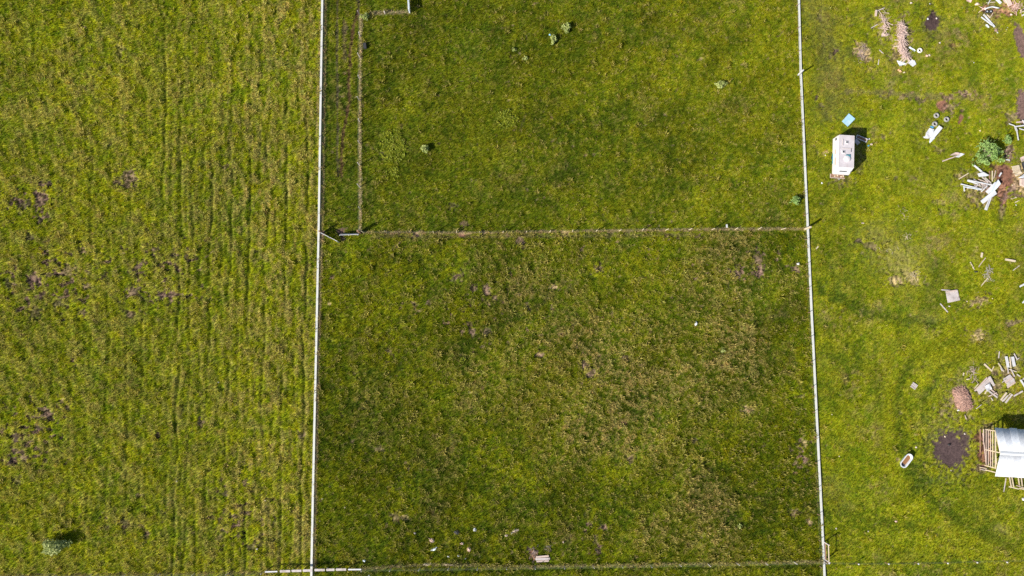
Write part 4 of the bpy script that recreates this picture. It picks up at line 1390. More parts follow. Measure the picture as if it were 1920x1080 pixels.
for k, (a, c, lb) in enumerate((((1895, 373.5), (1905, 370), 'upper'), ((1902, 380), (1910, 376), 'lower'))):
    plank(a, c, 2, WOODC, '%s short cream plank of two right of the red earth' % lb)
stone(1905, 384, 1.6, WHITE, 'white stone below the two short cream planks')
stone(1898, 360 - 13, 1.6, WOODC, 'cream stone on the red earth path', 'stone')

# pallets, cover and trailer at the right edge
pallet((1904, 317.5), 13.5, 15, 9, 'cream slatted pallet at the right edge above the white cover', 7)
sheet([(1902, 336), (1913, 329), (1926, 327), (1926, 336)], PLAST, 'white tent shaped cover at the right edge under the pallet', 'cover', 'cover', .6, .03, warp=.1)
root = empty('trailer', P(1917, 344), 0, 'pale trailer body with dark screen cut by the right edge', 'trailer')
t0 = P(1917, 344)
pl = [P(*q) for q in ((1908, 337), (1930, 334), (1934, 354), (1921, 354), (1908, 349))]
MB().slab([(p.x - t0.x, p.y - t0.y) for p in pl], .3, .62).build('body', WOODP, root, bevel=.05)
MB().box((P(1922, 341).x - t0.x, P(1922, 341).y - t0.y, .68), (.8, .6, .12)).build('windscreen', GLASS, root)
MB().box((P(1922, 347).x - t0.x, P(1922, 347).y - t0.y, .66), (.7, .08, .08)).build('bumper', TEAL, root)
clear(pl)
sheet([(1915, 305), (1925, 303), (1926, 318), (1917, 320)], BLACK, 'black sheet at the right edge beside the pallet', 'sheet', 'sheet', .1, .03, warp=.1)
sheet([(1912, 296), (1922, 291), (1923, 301), (1914, 304)], WOODP, 'pinkish board at the right edge above the black sheet', 'board', 'board', .05, .03)
sheet([(1901, 326), (1914, 322), (1916, 326), (1904, 331)], WOODC, 'cream board just under the slatted pallet', 'board', 'board', .02, .03)

# middle right
plank((1818.5, 491.5), (1826, 505.5), 2.0, WOODC, 'cream plank with black scrap at its lower end')
rag(1829.5, 509.5, 4.2, 1.6, BLACK, 'black scrap at the end of the cream plank')
plank((1840.5, 474), (1839, 482.5), 3.2, WOODC, 'short thick cream block above the thin crooked stick', 'block', 'block', th=.1)
plank((1847, 483.5), (1834, 500.5), 1.4, WOODP, 'thin crooked stick below the cream block', 'stick', 'stick', warp=.1)
plank((1838.5, 536.5), (1851, 522), 1.6, WOODC, 'thin cream stick running down left from the twig bundle', 'stick', 'stick')
sticks((1852, 510), (8, 16), 38, (.2, .9), (.012, .03), WOODG, 'twig_bundle', 'loose bundle of grey twigs above the thin cream stick', 'twigs', kind='stuff', zmax=.12)
plank((1883.5, 486.5), (1902.5, 490), 3.6, WOODC, 'thick cream plank alone near the right edge', lift=.05, th=.12)
plank((1911, 537.5), (1925, 530), 3.2, PLAST, 'white plank cut by the right edge halfway down', lift=.05)
plank((1917, 568), (1922, 562), 2.4, PLAST, 'short white plank at the right edge below the other')
plank((1899, 507), (1911, 498), 1.2, WOODG, 'thin grey stick in the grass near the right edge', 'stick', 'stick')
sheet([(1772, 546.5), (1794, 543.5), (1799, 563), (1776, 568)], WOODG, 'square pale grey board lying on grass right of the white line', 'board', 'board', .06, .05, warp=.03)
plank((1773, 547.5), (1792, 544.3), 2.2, WOODP, 'thin plank along the top edge of the square grey board', lift=.17)
plank((1764, 543.5), (1781, 544.8), 2.0, WOODG, 'thin plank sticking out left above the square grey board', lift=.05)
plank((1762, 569), (1776.5, 585.5), 2.0, WOODG, 'slanting plank below the square grey board', lift=.03)
rag(1779.5, 574, 2.2, 1.8, STONE, 'grey scrap between the slanting plank and the square board')
stone(1813, 565, 1.6, WOODC, 'cream stone right of the square grey board')
stone(1861, 559.5, 1.3, WOODC, 'small cream stone beyond the dry grass patch')
stone(1834, 550 - 2, 1.0, STONE, 'tiny stone above the dry grass patch')
plank((1530, 467), (1534, 462), 2.0, WOODC, 'little cream stick just right of the white line', 'stick', 'stick')
plank((1615, 418.5), (1620, 418.5), 1.8, WOODP, 'little pink stick below the caravan', 'stick', 'stick')
sticks((1702, 443), (8, 8), 16, (.2, .8), (.012, .025), WOODC, 'twig_scatter', 'pale twigs scattered above the thin grass patch', 'twigs', kind='stuff', zmax=.08)
sticks((1712, 515), (14, 12), 26, (.2, 1.0), (.01, .02), WOODC, 'twig_scatter', 'fine twigs on the thin grass patch left of the square board', 'twigs', kind='stuff', zmax=.06)
sticks((1665, 467), (30, 5), 14, (.1, .4), (.012, .025), WOODC, 'twig_scatter', 'pale chips in a short row below the caravan', 'twigs', kind='stuff', zmax=.06)
sticks((1695, 405), (18, 20), 14, (.2, .7), (.01, .02), WOODC, 'twig_scatter', 'few pale twigs between caravan and white scrap heap', 'twigs', kind='stuff', zmax=.06)
pallet((1713, 723.5), 10, 10.5, -35, 'small grey pallet alone between the white line and the wood heap', 4, WOODG)

# wood heap, lower right
WH = 'pieces of the grey wood heap'
Q = [
    ((1844.5, 682.5), (1859, 696), 3.0, WOODC, 'cream plank at the upper left of the wood heap', 'plank'),
    ((1858, 695), (1862, 687), 1.6, WOODC, 'short cream stick touching the upper left plank', 'stick'),
    ((1870, 681), (1880, 696.5), 2.0, WOODC, 'cream lath left of the two standing pale boards', 'lath'),
    ((1874, 690), (1877, 695), 2.4, WOODG, 'short grey stub beside the cream lath', 'stub'),
    ((1873, 659), (1871.5, 671.5), 1.5, WOODG, 'thin stick at the very top left of the wood heap', 'stick'),
    ((1885, 668), (1889, 689), 5.0, WHITE, 'wide pale board, left one of the two upright in view', 'board'),
    ((1896.5, 669), (1900, 687), 5.4, WHITE, 'wide pale board, right one of the two upright in view', 'board'),
    ((1891, 669), (1893, 690), 1.8, WOODC, 'cream lath between the two wide pale boards', 'lath'),
    ((1888, 682), (1896, 676), 1.6, WOODC, 'cream stick lying across the two wide pale boards', 'stick'),
    ((1900, 663), (1906, 674), 1.9, WOODG, 'thin grey stick right of the two wide pale boards', 'stick'),
    ((1904, 675), (1909, 671), 1.3, WOODG, 'short grey stick at the upper right of the heap', 'stick'),
    ((1887, 690), (1888, 700), 1.6, WOODG, 'grey stick hanging below the left pale board', 'stick'),
    ((1889, 692), (1905, 697), 1.6, WOODC, 'cream stick arching above the square plank sheet', 'stick'),
    ((1894, 692), (1901, 706), 1.8, WOODG, 'grey stick crossing the top of the square plank sheet', 'stick'),
    ((1905, 702), (1911, 706), 1.8, WOODG, 'short grey stick right of the square plank sheet', 'stick'),
    ((1911, 712), (1922, 730), 3.0, WHITE, 'white board at the right edge beside the square sheet', 'board'),
    ((1914, 714), (1920, 708), 2.0, WOODG, 'short grey board at the right edge above the white one', 'board'),
    ((1899, 742.5), (1916, 733), 2.8, WOODG, 'grey plank pointing up right at the lower right of the heap', 'plank'),
    ((1874.5, 750), (1885, 736), 3.2, WOODC, 'cream board, left one of the lower pair', 'board'),
    ((1877, 752), (1887, 741), 2.4, WOODG, 'grey board under the left one of the lower pair', 'board'),
    ((1884, 755), (1897, 739), 3.2, WOODG, 'grey board, right one of the lower pair', 'board'),
    ((1880, 752), (1893, 737), 1.6, WOODC, 'cream lath between the boards of the lower pair', 'lath'),
    ((1852, 733), (1868, 745), 2.8, WOODG, 'broken grey board below the large plank sheet', 'board'),
    ((1851, 743), (1866, 736), 1.8, WOODP, 'pale lath crossing the broken grey board', 'lath'),
    ((1856, 729), (1870, 741), 2.2, WOODP, 'pale board just right of the broken grey board', 'board'),
    ((1857, 746), (1860, 751), 1.4, WOODG, 'tiny stick under the broken grey board', 'stick'),
    ((1844.5, 738), (1848, 732), 2.2, WOODC, 'cream stub at the lower tip of the large plank sheet', 'stub'),
    ((1825, 728), (1832, 719), 1.4, WOODC, 'thin cream stick at the left tip of the large plank sheet', 'stick'),
    ((1806, 699), (1805, 704), 2.2, WOODC, 'small cream block left of the splinters', 'block'),
    ((1811, 711.5), (1816, 710.5), 2.0, WOODC, 'small cream block above the reddish chip heap', 'block'),
    ((1877, 717), (1882, 712), 1.2, WOODG, 'thin stick between the two plank sheets', 'stick'),
    ((1828, 766), (1838, 758), 1.0, WOODG, 'thin stick in the grass below the plank sheets', 'stick'),
    ((1811, 786), (1808, 778), 1.6, WOODP, 'pale stick below the reddish chip heap', 'stick'),
]
for k, (a, c, w, m_, lb, nm) in enumerate(Q):
    plank(a, c, w, m_, lb, nm, nm, lift=.03 + (k % 4) * .05, group=WH, warp=.03)


def plank_sheet(corners, nb, label, mlist, lift=.1, miss=()):
    """planks nailed side by side: each plank a part"""
    W = [P(*p) for p in corners]
    c = sum(W, Vector()) / 4
    z = gz(c.x, c.y, .6) + lift
    root = empty('plank_platform', (c.x, c.y, z), 0, label, 'platform', WH)
    for k in range(nb):
        if k in miss:
            continue
        t = (k + .5) / nb
        A, C = W[0].lerp(W[3], t) - c, W[1].lerp(W[2], t) - c
        j = random.uniform(-.06, .06)
        A, C = A.lerp(C, .03 + j), A.lerp(C, .97 + j)
        ww = ((W[3] - W[0]).length + (W[2] - W[1]).length) / 2 / nb * .93
        MB().bar((A.x, A.y, random.uniform(-.012, .012)), (C.x, C.y, random.uniform(-.012, .012)), ww, .03).build('plank', random.choice(mlist), root)
    for t in (.2, .8):
        A, C = W[0].lerp(W[1], t) - c, W[3].lerp(W[2], t) - c
        MB().bar((A.x, A.y, -.05), (C.x, C.y, -.05), .1, .05).build('batten', WOODG, root)
    clear(W)
    return root


plank_sheet([(1825, 732), (1850, 705), (1862, 716), (1835, 739)], 5, 'large slanting panel of grey planks in the wood heap', [WOODG, WOODG, WOODP])
sheet([(1843, 724), (1852, 718), (1857, 729), (1848, 734)], WHITE, 'pale square board lying on the large slanting plank panel', 'board', 'board', .25, .03, WH)
plank((1852, 706), (1861, 723), 4.4, WOODG, 'grey board along the right end of the large slanting panel', 'board', 'board', lift=.2, group=WH)
plank_sheet([(1879, 710), (1893, 701), (1904, 717), (1888, 728)], 6, 'square panel of grey planks at the right of the wood heap', [WOODG, WOODG, WOODP])
sticks((1824, 700), (10, 14), 40, (.25, .9), (.012, .035), WOODP, 'splintered_wood', 'pale splinters between the chip heap and the plank panel', 'splinters', kind='stuff', zmax=.12)

# reddish chip heap: mound covered in broken wood
C = P(1804, 748)
MB().lathe([(1.6, -.1), (1.35, .1), (.9, .24), (.4, .3), (.001, .32)], 20, close=False)
mb = MB()
ca, sa = math.cos(R(17)), math.sin(R(17))
rings = 6
vs = [(0, 0, .36)]
nn = 24
for r in range(1, rings + 1):
    for k in range(nn):
        t = 2 * math.pi * k / nn
        cx, sx_ = math.cos(t), math.sin(t)
        e = (abs(cx) ** 4 + abs(sx_) ** 4) ** -.25
        x, y = cx * e * 1.05 * r / rings, sx_ * e * 1.55 * r / rings
        zz = .36 * (1 - (r / rings) ** 3) - .06 * (r == rings) + random.uniform(-.03, .03)
        vs.append((x * ca - y * sa, x * sa + y * ca, zz))
fs = [(0, 1 + k, 1 + (k + 1) % nn) for k in range(nn)]
for r in range(rings - 1):
    b0 = 1 + r * nn
    fs += [(b0 + k, b0 + nn + k, b0 + nn + (k + 1) % nn, b0 + (k + 1) % nn) for k in range(nn)]
mb.add(vs, fs)
for _ in range(700):
    t = random.random() * 6.283
    q = random.random() ** .5
    cx, sx_ = math.cos(t), math.sin(t)
    e = (abs(cx) ** 4 + abs(sx_) ** 4) ** -.25
    x, y = cx * e * 1.05 * q, sx_ * e * 1.55 * q
    z = .36 * (1 - q ** 3) + random.uniform(-.02, .07)
    p = Vector((x * ca - y * sa, x * sa + y * ca, z))
    a = random.gauss(R(-20), .6)
    d = Vector((math.cos(a), math.sin(a), random.uniform(-.3, .3))) * random.uniform(.06, .28)
    mb.bar(p - d, p + d, random.uniform(.02, .06), .02)
o = mb.build('wood_chip_heap', CHIP, loc=(C.x, C.y, gz(C.x, C.y)))
tag(o, 'oblong heap of broken reddish wood left of the grey wood heap', 'chip heap', None, 'stuff')
rag(1796, 769, 3, 1.8, WHITE, 'white scrap at the lower left foot of the chip heap')
for k, (u, v) in enumerate(((1691, 748), (1820, 756))):
    pass

# tub
A, C = P(1687.5, 873), P(1703.5, 852.5)
mid = (A + C) / 2
rzt = math.atan2(C.y - A.y, C.x - A.x)
Lt = (C - A).length
root = empty('bathtub', (mid.x, mid.y, gz(mid.x, mid.y, .4) - .05), rzt, 'white oval bathtub with rusty water standing on the grass', 'bathtub')


def stad(hl_, r, n=10):
    pts = []
    for k in range(n + 1):
        t = -math.pi / 2 + math.pi * k / n
        pts.append((hl_ + math.cos(t) * r, math.sin(t) * r))
    for k in range(n + 1):
        t = math.pi / 2 + math.pi * k / n
        pts.append((-hl_ + math.cos(t) * r, math.sin(t) * r))
    return pts


hlt = Lt / 2 - .34
rings = [(stad(hlt - .12, .28), 0), (stad(hlt, .42), .55), (stad(hlt, .47), .57), (stad(hlt, .47), .61), (stad(hlt, .34), .60), (stad(hlt - .06, .28), .38), (stad(hlt - .12, .22), .14)]
vs, fs = [], []
for poly, z in rings:
    vs += [(x, y, z) for x, y in poly]
m_ = len(rings[0][0])
for r in range(len(rings) - 1):
    for k in range(m_):
        a, b2 = r * m_ + k, r * m_ + (k + 1) % m_
        fs.append((a, b2, b2 + m_, a + m_))
fs.append(tuple(range(m_))[::-1])
fs.append(tuple(range((len(rings) - 1) * m_, len(rings) * m_)))
MB().add(vs, fs).build('shell', PLAST, root, smooth=False)
p2 = stad(hlt - .07, .285)
MB().add([(x, y, .40) for x, y in p2], [tuple(range(len(p2)))]).build('water', RUST, root)
q2 = [(x, y) for x, y in stad(hlt - .08, .278) if x < -.30]
MB().add([(x, y, .404) for x, y in q2] + [], [tuple(range(len(q2)))]).build('dark_end', mat('dark_end', (.05, .04, .06), .5, .3, 5), root)  # water surface much darker at one end
clear([mid + Vector((math.cos(rzt) * x - math.sin(rzt) * y, math.sin(rzt) * x + math.cos(rzt) * y, 0)) for x, y in stad(hlt, .56, 4)])
stone(1718, 838.5, 2.2, STONE, 'pale stone right of the bathtub')
stone(1772, 818.5, 1.9, WOODC, 'cream stone on the upper left rim of the dark earth')
stone(1809, 813.5, 1.7, STONE, 'pale stone on the upper right rim of the dark earth')
stone(1783, 882, 1.3, STONE, 'small stone below the dark earth patch')
rag(1779, 834, 2.2, 2.4, BLACK, 'black scrap lying on the dark earth patch', h=.2)

# ------------------------------------------------------------------ shed with metal roof
ZE, ZD = 2.05, 3.0
e1, e2, rg = P(1865.5, 801.5, ZE), P(1865, 893, ZE), P(1875, 849.5, ZD)
xg = (e1.x + e2.x + rg.x) / 3
r2 = P(1925, 852.5, ZD)
shed = empty('shed', (xg, rg.y, 0), math.atan2(r2.y - rg.y, r2.x - rg.x), 'open timber shed with bright corrugated metal roof cut by the right edge', 'shed')
hN = (e1.y - rg.y)
hS = (rg.y - e2.y)
LS = 6.4
sheetw = .92


def corr(y0, z0, y1, z1, x0, w, m, nm, lift):
    n = 24
    vs, fs = [], []
    ln = math.hypot(y1 - y0, z1 - z0)
    for k in range(n + 1):
        x = x0 + w * k / n
        hgt = .022 * math.cos(2 * math.pi * (k / n) * w / .155) + lift
        vs += [(x, y0, z0 + hgt), (x, (y0 + y1) / 2 + .0, (z0 + z1) / 2 + hgt + random.uniform(-.004, .004)), (x, y1, z1 + hgt)]
    for k in range(n):
        for j in (0, 1):
            q = k * 3 + j
            fs.append((q, q + 3, q + 4, q + 1))
    o = MB().add(vs, fs).build(nm, m, shed, smooth=True)
    sol = o.modifiers.new('thickness', 'SOLIDIFY')
    sol.thickness = .006
    return o


METAL2 = mat('galvanised_sheet_dull', (.60, .63, .68), .6, .08, 1.2, (.50, .50, .50), .3, metal=.1, streak=(2, .6, 1), bump=.05)
METALM = mat('galvanised_sheet_mid', (.60, .62, .65), .5, .07, 1.2, (.5, .47, .44), .4, metal=.1, streak=(2, .6, 1), bump=.05)
k = 0
x = 0.0
while x < LS:
    ov = .05
    corr(hN + random.uniform(-.05, .07), ZE + .0, 0.02, ZD, x, sheetw + ov, (METAL, METAL2, METAL, METALM)[k % 4], 'roof_sheet', .012 * (k % 2))
    corr(-.02, ZD, -hS + random.uniform(-.06, .06), ZE, x, sheetw + ov, (METALL, METALL, METALM, METAL)[k % 4], 'roof_sheet', .012 * (k % 2))
    x += sheetw
    k += 1
MB().add([(0, .22, ZD - .02), (LS, .22, ZD - .02), (LS, 0, ZD + .05), (0, 0, ZD + .05), (0, -.22, ZD - .02), (LS, -.22, ZD - .02)], [(0, 1, 2, 3), (3, 2, 5, 4)]).build('ridge_cap', METALL, shed)
pm = None
for (x, y) in ((.25, hN - .45), (.25, 0), (.25, -hS + .45), (3.2, hN - .45), (3.2, -hS + .45), (6.1, hN - .45), (6.1, -hS + .45)):
    h_ = ZE - .02 if y else ZD - .12
    MB().box((x, y, h_ / 2 - .05), (.13, .13, h_ + .05)).build('post', WOODC, shed)
for y in (hN - .45, -hS + .45):
    MB().bar((0.05, y, ZE + .0), (LS, y, ZE + .0), .1, .12).build('beam', WOODC, shed)
for x in (.25, 1.8, 3.2, 4.7, 6.1):
    for sy, hh in ((1, hN - .1), (-1, hS - .1)):
        MB().bar((x, sy * .05, ZD - .14), (x, sy * hh, ZE - .10), .06, .12).build('rafter', WOODC, shed)
# left gable: rails one above the other, open between
y_a, y_b = hN - .45, -hS + 1.0
for z in (.25, .65, 1.05, 1.45):
    MB().box((.16, (y_a + y_b) / 2, z), (.05, y_a - y_b, .10)).build('wall_rail', WOODP if z < 1.2 else WOODC, shed)
MB().box((.16, (y_a + y_b) / 2, 1.95), (.10, y_a - y_b + .2, .12)).build('top_beam', WOODC, shed)
MB().box((.18, y_b, .95), (.12, .12, 1.95)).build('post', WOODC, shed)
MB().bar((.14, .1, 1.95), (.14, -hS * .5, ZE + .2), .06, .1).build('brace', WOODC, shed)
MB().bar((.14, y_a, ZE - .1), (.14, 0, ZD - .2), .06, .1).build('brace', WOODC, shed)
MB().box((-.25, y_a - .9, .35), (.10, 1.9, .08)).build('lean_board', WOODP, shed)
MB().box((-.50, y_a - 1.5, .10), (.14, 3.0, .06)).build('foot_board', WOODB, shed)
MB().box((-.05, y_a + .02, 1.2), (.5, .09, .09)).build('cross_rail', WOODC, shed)
Wp = [shed.location + Vector(q) for q in ((.1, hN - .4, 0), (LS, hN - .4, 0), (LS, -hS + .4, 0), (.1, -hS + .4, 0))]
clear(Wp)

# ladder-like frame in the grass below the roof
o0 = P(1888, 911)
root = empty('timber_frame', o0, 0, 'low cream timber frame sticking out below the shed roof', 'frame')
fr((1888, 911.5), (1905, 915.5), 1.8, .35, 'rail', WOODC)
fr((1904, 914.5), (1930, 918), 1.8, .33, 'rail', WOODC)
for (a, c) in (((1889.5, 893), (1892, 912), ), ((1894, 893), (1896.5, 912)), ((1906, 893), (1907.5, 912)), ((1911.5, 893), (1913, 913))):
    fr(a, c, 1.7, .30, 'rung', WOODC)
fr((1901, 909), (1915, 914), 1.2, .42, 'lath', WOODP)
plank((1885.5, 896), (1881, 922), 1.6, WOODG, 'thin grey pole in the grass left of the low timber frame', 'pole', 'pole')
plank((1836, 876), (1852, 879), 1.4, WOODC, 'cream stick in the grass at the lower left corner of the shed', 'stick', 'stick')
plank((1838, 880), (1850, 882), 1.1, WOODG, 'grey stick in the grass at the lower left corner of the shed', 'stick', 'stick')
plank((1842, 812), (1848, 868), 1.4, WOODP, 'long pinkish pole lying left of the rail wall of the shed', 'pole', 'pole', lift=.02)
stone(1919, 936, 3.5, WHITE, 'white rounded object cut by the right edge below the shed', 'bucket', 'bucket')

# ------------------------------------------------------------------ small things elsewhere
rag(1031, 65.5, 2.6, 2.4, mat('sky_blue_plastic', (.30, .55, .75), .4, .2, 6), 'light blue scrap beside the narrow sage bush')
rag(1304.5, 607, 3.2, 4.6, PLAST, 'white paper bag lying alone in the lower meadow', 'paper_bag', 'bag', ang=-25, h=.25)
rag(1496, 494.5, 3.8, 2.8, PLAST, 'white bag lying near the right white line', 'paper_bag', 'bag', h=.25)
plank((1361, 421.5), (1361.5, 427.5), 3.0, WHITE, 'short white tag hanging at the crossing wire fence', 'tag', 'tag', lift=.3)
stone(1386, 581, 1.1, WHITEB, 'tiny bluish stone in the lower meadow')
root = empty('feed_box', P(685, 88), R(8), 'small black box in the grass right of the straw strip', 'box')
root.location.z = gz(root.location.x, root.location.y, .3)
MB().box((0, 0, .2), (.38, .72, .40), taper=.08).build('box_body', BLACK, root, bevel=.02)
MB().box((0, 0, .42), (.42, .76, .05)).build('lid', BLACK, root, bevel=.01)
o = MB().box((0, 0, .35), (.14, .10, .75)).build('stump', STONE, loc=(P(722, 26).x, P(722, 26).y, gz(P(722, 26).x, P(722, 26).y)))
tag(o, 'small white stump in the upper straw strip', 'stump')
rag(809, 1012, 6, 4.6, PINK, 'pink and white rag, left one at the bottom of the lower meadow', ang=-20, h=.2)
rag(814, 1029.5, 7, 2.8, WHITEB, 'curved bluish white rag below the pink and white one', ang=25)
rag(857, 997.5, 5.5, 4.5, BLACK, 'black plastic rag left of the small white one', h=.2)
rag(890, 993, 3.2, 3.6, PLAST, 'small white rag right of the black one', h=.2)
rag(866, 1018.5, 4, 2.8, PINK, 'small pinkish rag above the pair of white scraps')
rag(880, 1029.5, 4.2, 4.6, PINK, 'pinkish curled rag, right of the pair of white scraps', h=.2)
rag(841, 1043, 2.4, 1.8, PLAST, 'tiny white scrap, lower left of the bottom litter')
rag(860, 1042, 2.4, 2.0, WHITEB, 'tiny bluish scrap in the middle of the bottom litter')
rag(873, 1047, 2.2, 1.4, PLAST, 'tiny white scrap, lowest of the bottom litter')
rag(778, 999, 2.6, 1.8, STONE, 'tiny cream scrap, upper left of the bottom litter')
rag(965, 995, 8.5, 3.6, WOODP, 'large torn pinkish white cloth near the bottom centre', 'cloth', 'cloth', .25, ang=25)
rag(960, 999, 3.5, 1.6, PLAST, 'white strip lying on the torn pinkish cloth', 'cloth', 'cloth', .3, ang=30)
rag(950, 1004, 3.2, 2.2, WOODP, 'small pale scrap lower left of the torn cloth')
rag(1056, 1016.5, 1.8, 2.8, WOODP, 'small pink scrap right of the torn cloth')
rag(1056, 993 + 23, .9, .9, STONE, 'crumb of pale scrap beside the small pink one')
rag(683, 1051, 3.0, 2.6, WHITEB, 'grey white scrap above the end of the pale railing', ang=-40)
stone(647, 951, 1.6, WOODC, 'cream pebble in the lower left of the middle meadow')
stone(605, 935, 1.8, WOODC, 'cream pebble beside the left white line')
stone(332, 902, 2.2, WOODC, 'cream stone alone in the left field')
stone(498, 938, 1.6, STONE, 'pale pebble in the left field near the white line')
stone(600, 977, 1.0, WHITE, 'white pebble beside the left white line')
stone(410, 717, 2.0, STONE, 'pale stone among the furrows of the left field')
stone(482, 1029, 2.2, STONE, 'grey stone above the left end of the pale railing')
stone(692, 1079, 1.4, WHITE, 'white pebble at the bottom edge below the railing')
for k, (a, c, w, m_, lb) in enumerate([((1005, 1044), (1029, 1042), 3.2, WOODP, 'upper log of the bundle at the bottom of the meadow'),
                                       ((1004, 1048), (1031, 1047), 3.6, WOODG, 'middle log of the bundle at the bottom of the meadow'),
                                       ((1006, 1052), (1029, 1051), 3.0, WOODP, 'lower log of the bundle at the bottom of the meadow')]):
    plank(a, c, w, m_, lb, 'log', 'log', th=.16, group='bundle of logs')
sticks((1001, 1036), (6, 12), 40, (.2, .7), (.012, .03), TWIG, 'twig_bundle', 'brown twigs above the bundle of logs', 'twigs', kind='stuff', zmax=.12)
sticks((1028, 1030), (6, 10), 14, (.3, .9), (.012, .03), TWIG, 'twig_bundle', 'brown twigs at the upper right of the bundle of logs', 'twigs', kind='stuff', zmax=.1)
rag(800, 1057.5, 9, 3, STRAWM, 'flat tuft of straw on the bottom wire fence', 'straw_tuft', 'straw', .15)
rag(845, 1058.5, 12, 2.6, mat('dull_straw', (.36, .28, .2), .9, .3, 6), 'dull straw lying along the bottom wire fence', 'straw_tuft', 'straw', .12)
stone(1568, 991, 1.8, STONE, 'pale stone above the hitching frame')
rag(1680, 977.5, 2.6, 1.8, PINK, 'small reddish scrap in the lower right plot')
stone(1628, 996, 1.8, STONE, 'grey stone in the lower right plot')
stone(1560, 777, 1.3, WOODC, 'cream pebble right of the right white line')
stone(1574, 855.5, 1.3, WOODC, 'cream pebble left of the bathtub')

# ------------------------------------------------------------------ grass
rng = np.random.default_rng(5)
GX0, GX1, GY0, GY1, SP = -76, 76, -43, 46, .215
px_, py_ = np.meshgrid(np.arange(GX0, GX1, SP), np.arange(GY0, GY1, SP))
px_ = (px_ + rng.uniform(-.5, .5, px_.shape) * SP).ravel()
py_ = (py_ + rng.uniform(-.5, .5, py_.shape) * SP).ravel()
c_, h_, s_, k_ = field(px_, py_)
ok = rng.random(len(px_)) < k_
for poly in NOGRASS:
    xs, ys = np.array([q[0] for q in poly]), np.array([q[1] for q in poly])
    i = np.nonzero((px_ > xs.min()) & (px_ < xs.max()) & (py_ > ys.min()) & (py_ < ys.max()) & ok)[0]
    if not len(i):
        continue
    ins = np.zeros(len(i), bool)
    j = len(xs) - 1
    for q in range(len(xs)):
        den = ys[j] - ys[q]
        if abs(den) > 1e-9:
            cond = ((ys[q] > py_[i]) != (ys[j] > py_[i])) & (px_[i] < (xs[j] - xs[q]) * (py_[i] - ys[q]) / den + xs[q])
            ins ^= cond
        j = q
    ok[i[ins]] = False
for pts_ in (LW, RW):
    W = [P(*q) for q in pts_]
    wx = np.interp(py_, [w.y for w in W][::-1], [w.x for w in W][::-1])
    ok &= np.abs(px_ - wx) > .24
px_, py_, c_, h_, s_ = px_[ok], py_[ok], c_[ok], h_[ok], s_[ok]
NP = len(px_)
# bilinear ground height
i_ = np.clip(np.searchsorted(ax, px_) - 1, 0, NX - 2)
j_ = np.clip(np.searchsorted(ay, py_) - 1, 0, NY - 2)
fx, fy = (px_ - ax[i_]) / (ax[i_ + 1] - ax[i_]), (py_ - ay[j_]) / (ay[j_ + 1] - ay[j_])
pz_ = HG[j_, i_] * (1 - fx) * (1 - fy) + HG[j_, i_ + 1] * fx * (1 - fy) + HG[j_ + 1, i_] * (1 - fx) * fy + HG[j_ + 1, i_ + 1] * fx * fy
br = np.exp(rng.normal(0, .16, NP))
shift = rng.normal(0, .10, (NP, 1)) * np.array([[1.0, -.2, .3]])
c_ = np.clip(c_ * br[:, None] * (1 + shift), .003, .7)
odd = rng.random(NP) < .05
c_[odd] = c_[odd] * .4 + DRY[None] * .6 * rng.uniform(.7, 1.2, (odd.sum(), 1))

# four tuft shapes, each a fan of bent blades
tv, tf, tid = [], [], []
NV = 5
for k in range(NV):
    nb = 11
    for b_i in range(nb):
        t = 2 * math.pi * (b_i + rng.random()) / nb
        lean = rng.uniform(.25, 1.05)
        ln = rng.uniform(.14, .27)
        w = rng.uniform(.016, .034)
        d = np.array((math.cos(t), math.sin(t), 0))
        sd = np.array((-d[1], d[0], 0))
        base = d * rng.uniform(0, .06) + sd * rng.uniform(-.04, .04)
        mid_ = base + d * math.sin(lean * .6) * ln * .55 + np.array((0, 0, math.cos(lean * .6) * ln * .55))
        tip = mid_ + d * math.sin(lean * 1.25) * ln * .5 + np.array((0, 0, math.cos(lean * 1.25) * ln * .5))
        i0 = len(tv)
        tv += [base - sd * w / 2 - (0, 0, .02), base + sd * w / 2 - (0, 0, .02), mid_ + sd * w * .55, mid_ - sd * w * .55, tip]
        tf += [(i0, i0 + 1, i0 + 2, i0 + 3), (i0 + 3, i0 + 2, i0 + 4)]
        tid += [k] * 5
tv = np.array(tv)
nt_v = len(tv)
gme = bpy.data.meshes.new('meadow_grass')
allv = np.concatenate([tv, np.stack([px_, py_, pz_], 1)])
gme.from_pydata(allv.tolist(), [], tf)


def attr(nm, typ, arr, key):
    a = gme.attributes.new(nm, typ, 'POINT')
    a.data.foreach_set(key, np.ascontiguousarray(arr).ravel())


attr('variant', 'INT', np.concatenate([np.array(tid), rng.integers(0, NV, NP)]).astype(np.int32), 'value')
attr('spot', 'BOOLEAN', np.concatenate([np.zeros(nt_v, bool), np.ones(NP, bool)]), 'value')
attr('turn', 'FLOAT', np.concatenate([np.zeros(nt_v), rng.uniform(0, 6.283, NP)]).astype(np.float32), 'value')
tall_ = rng.random(NP) < np.clip((s_ - .75) * .22, 0, .12)
c_[tall_] = c_[tall_] * .45 + (DRY * 1.25)[None] * .55
grow_ = s_ * rng.uniform(.7, 1.35, NP) * np.where(tall_, 1.7, 1.0)
c4_ = np.concatenate([np.ones((nt_v, 3)), c_])
attr('grow', 'FLOAT', np.concatenate([np.ones(nt_v), grow_]).astype(np.float32), 'value')
attr('tone', 'FLOAT_COLOR', np.concatenate([c4_, np.ones((len(c4_), 1))], 1).astype(np.float32), 'color')

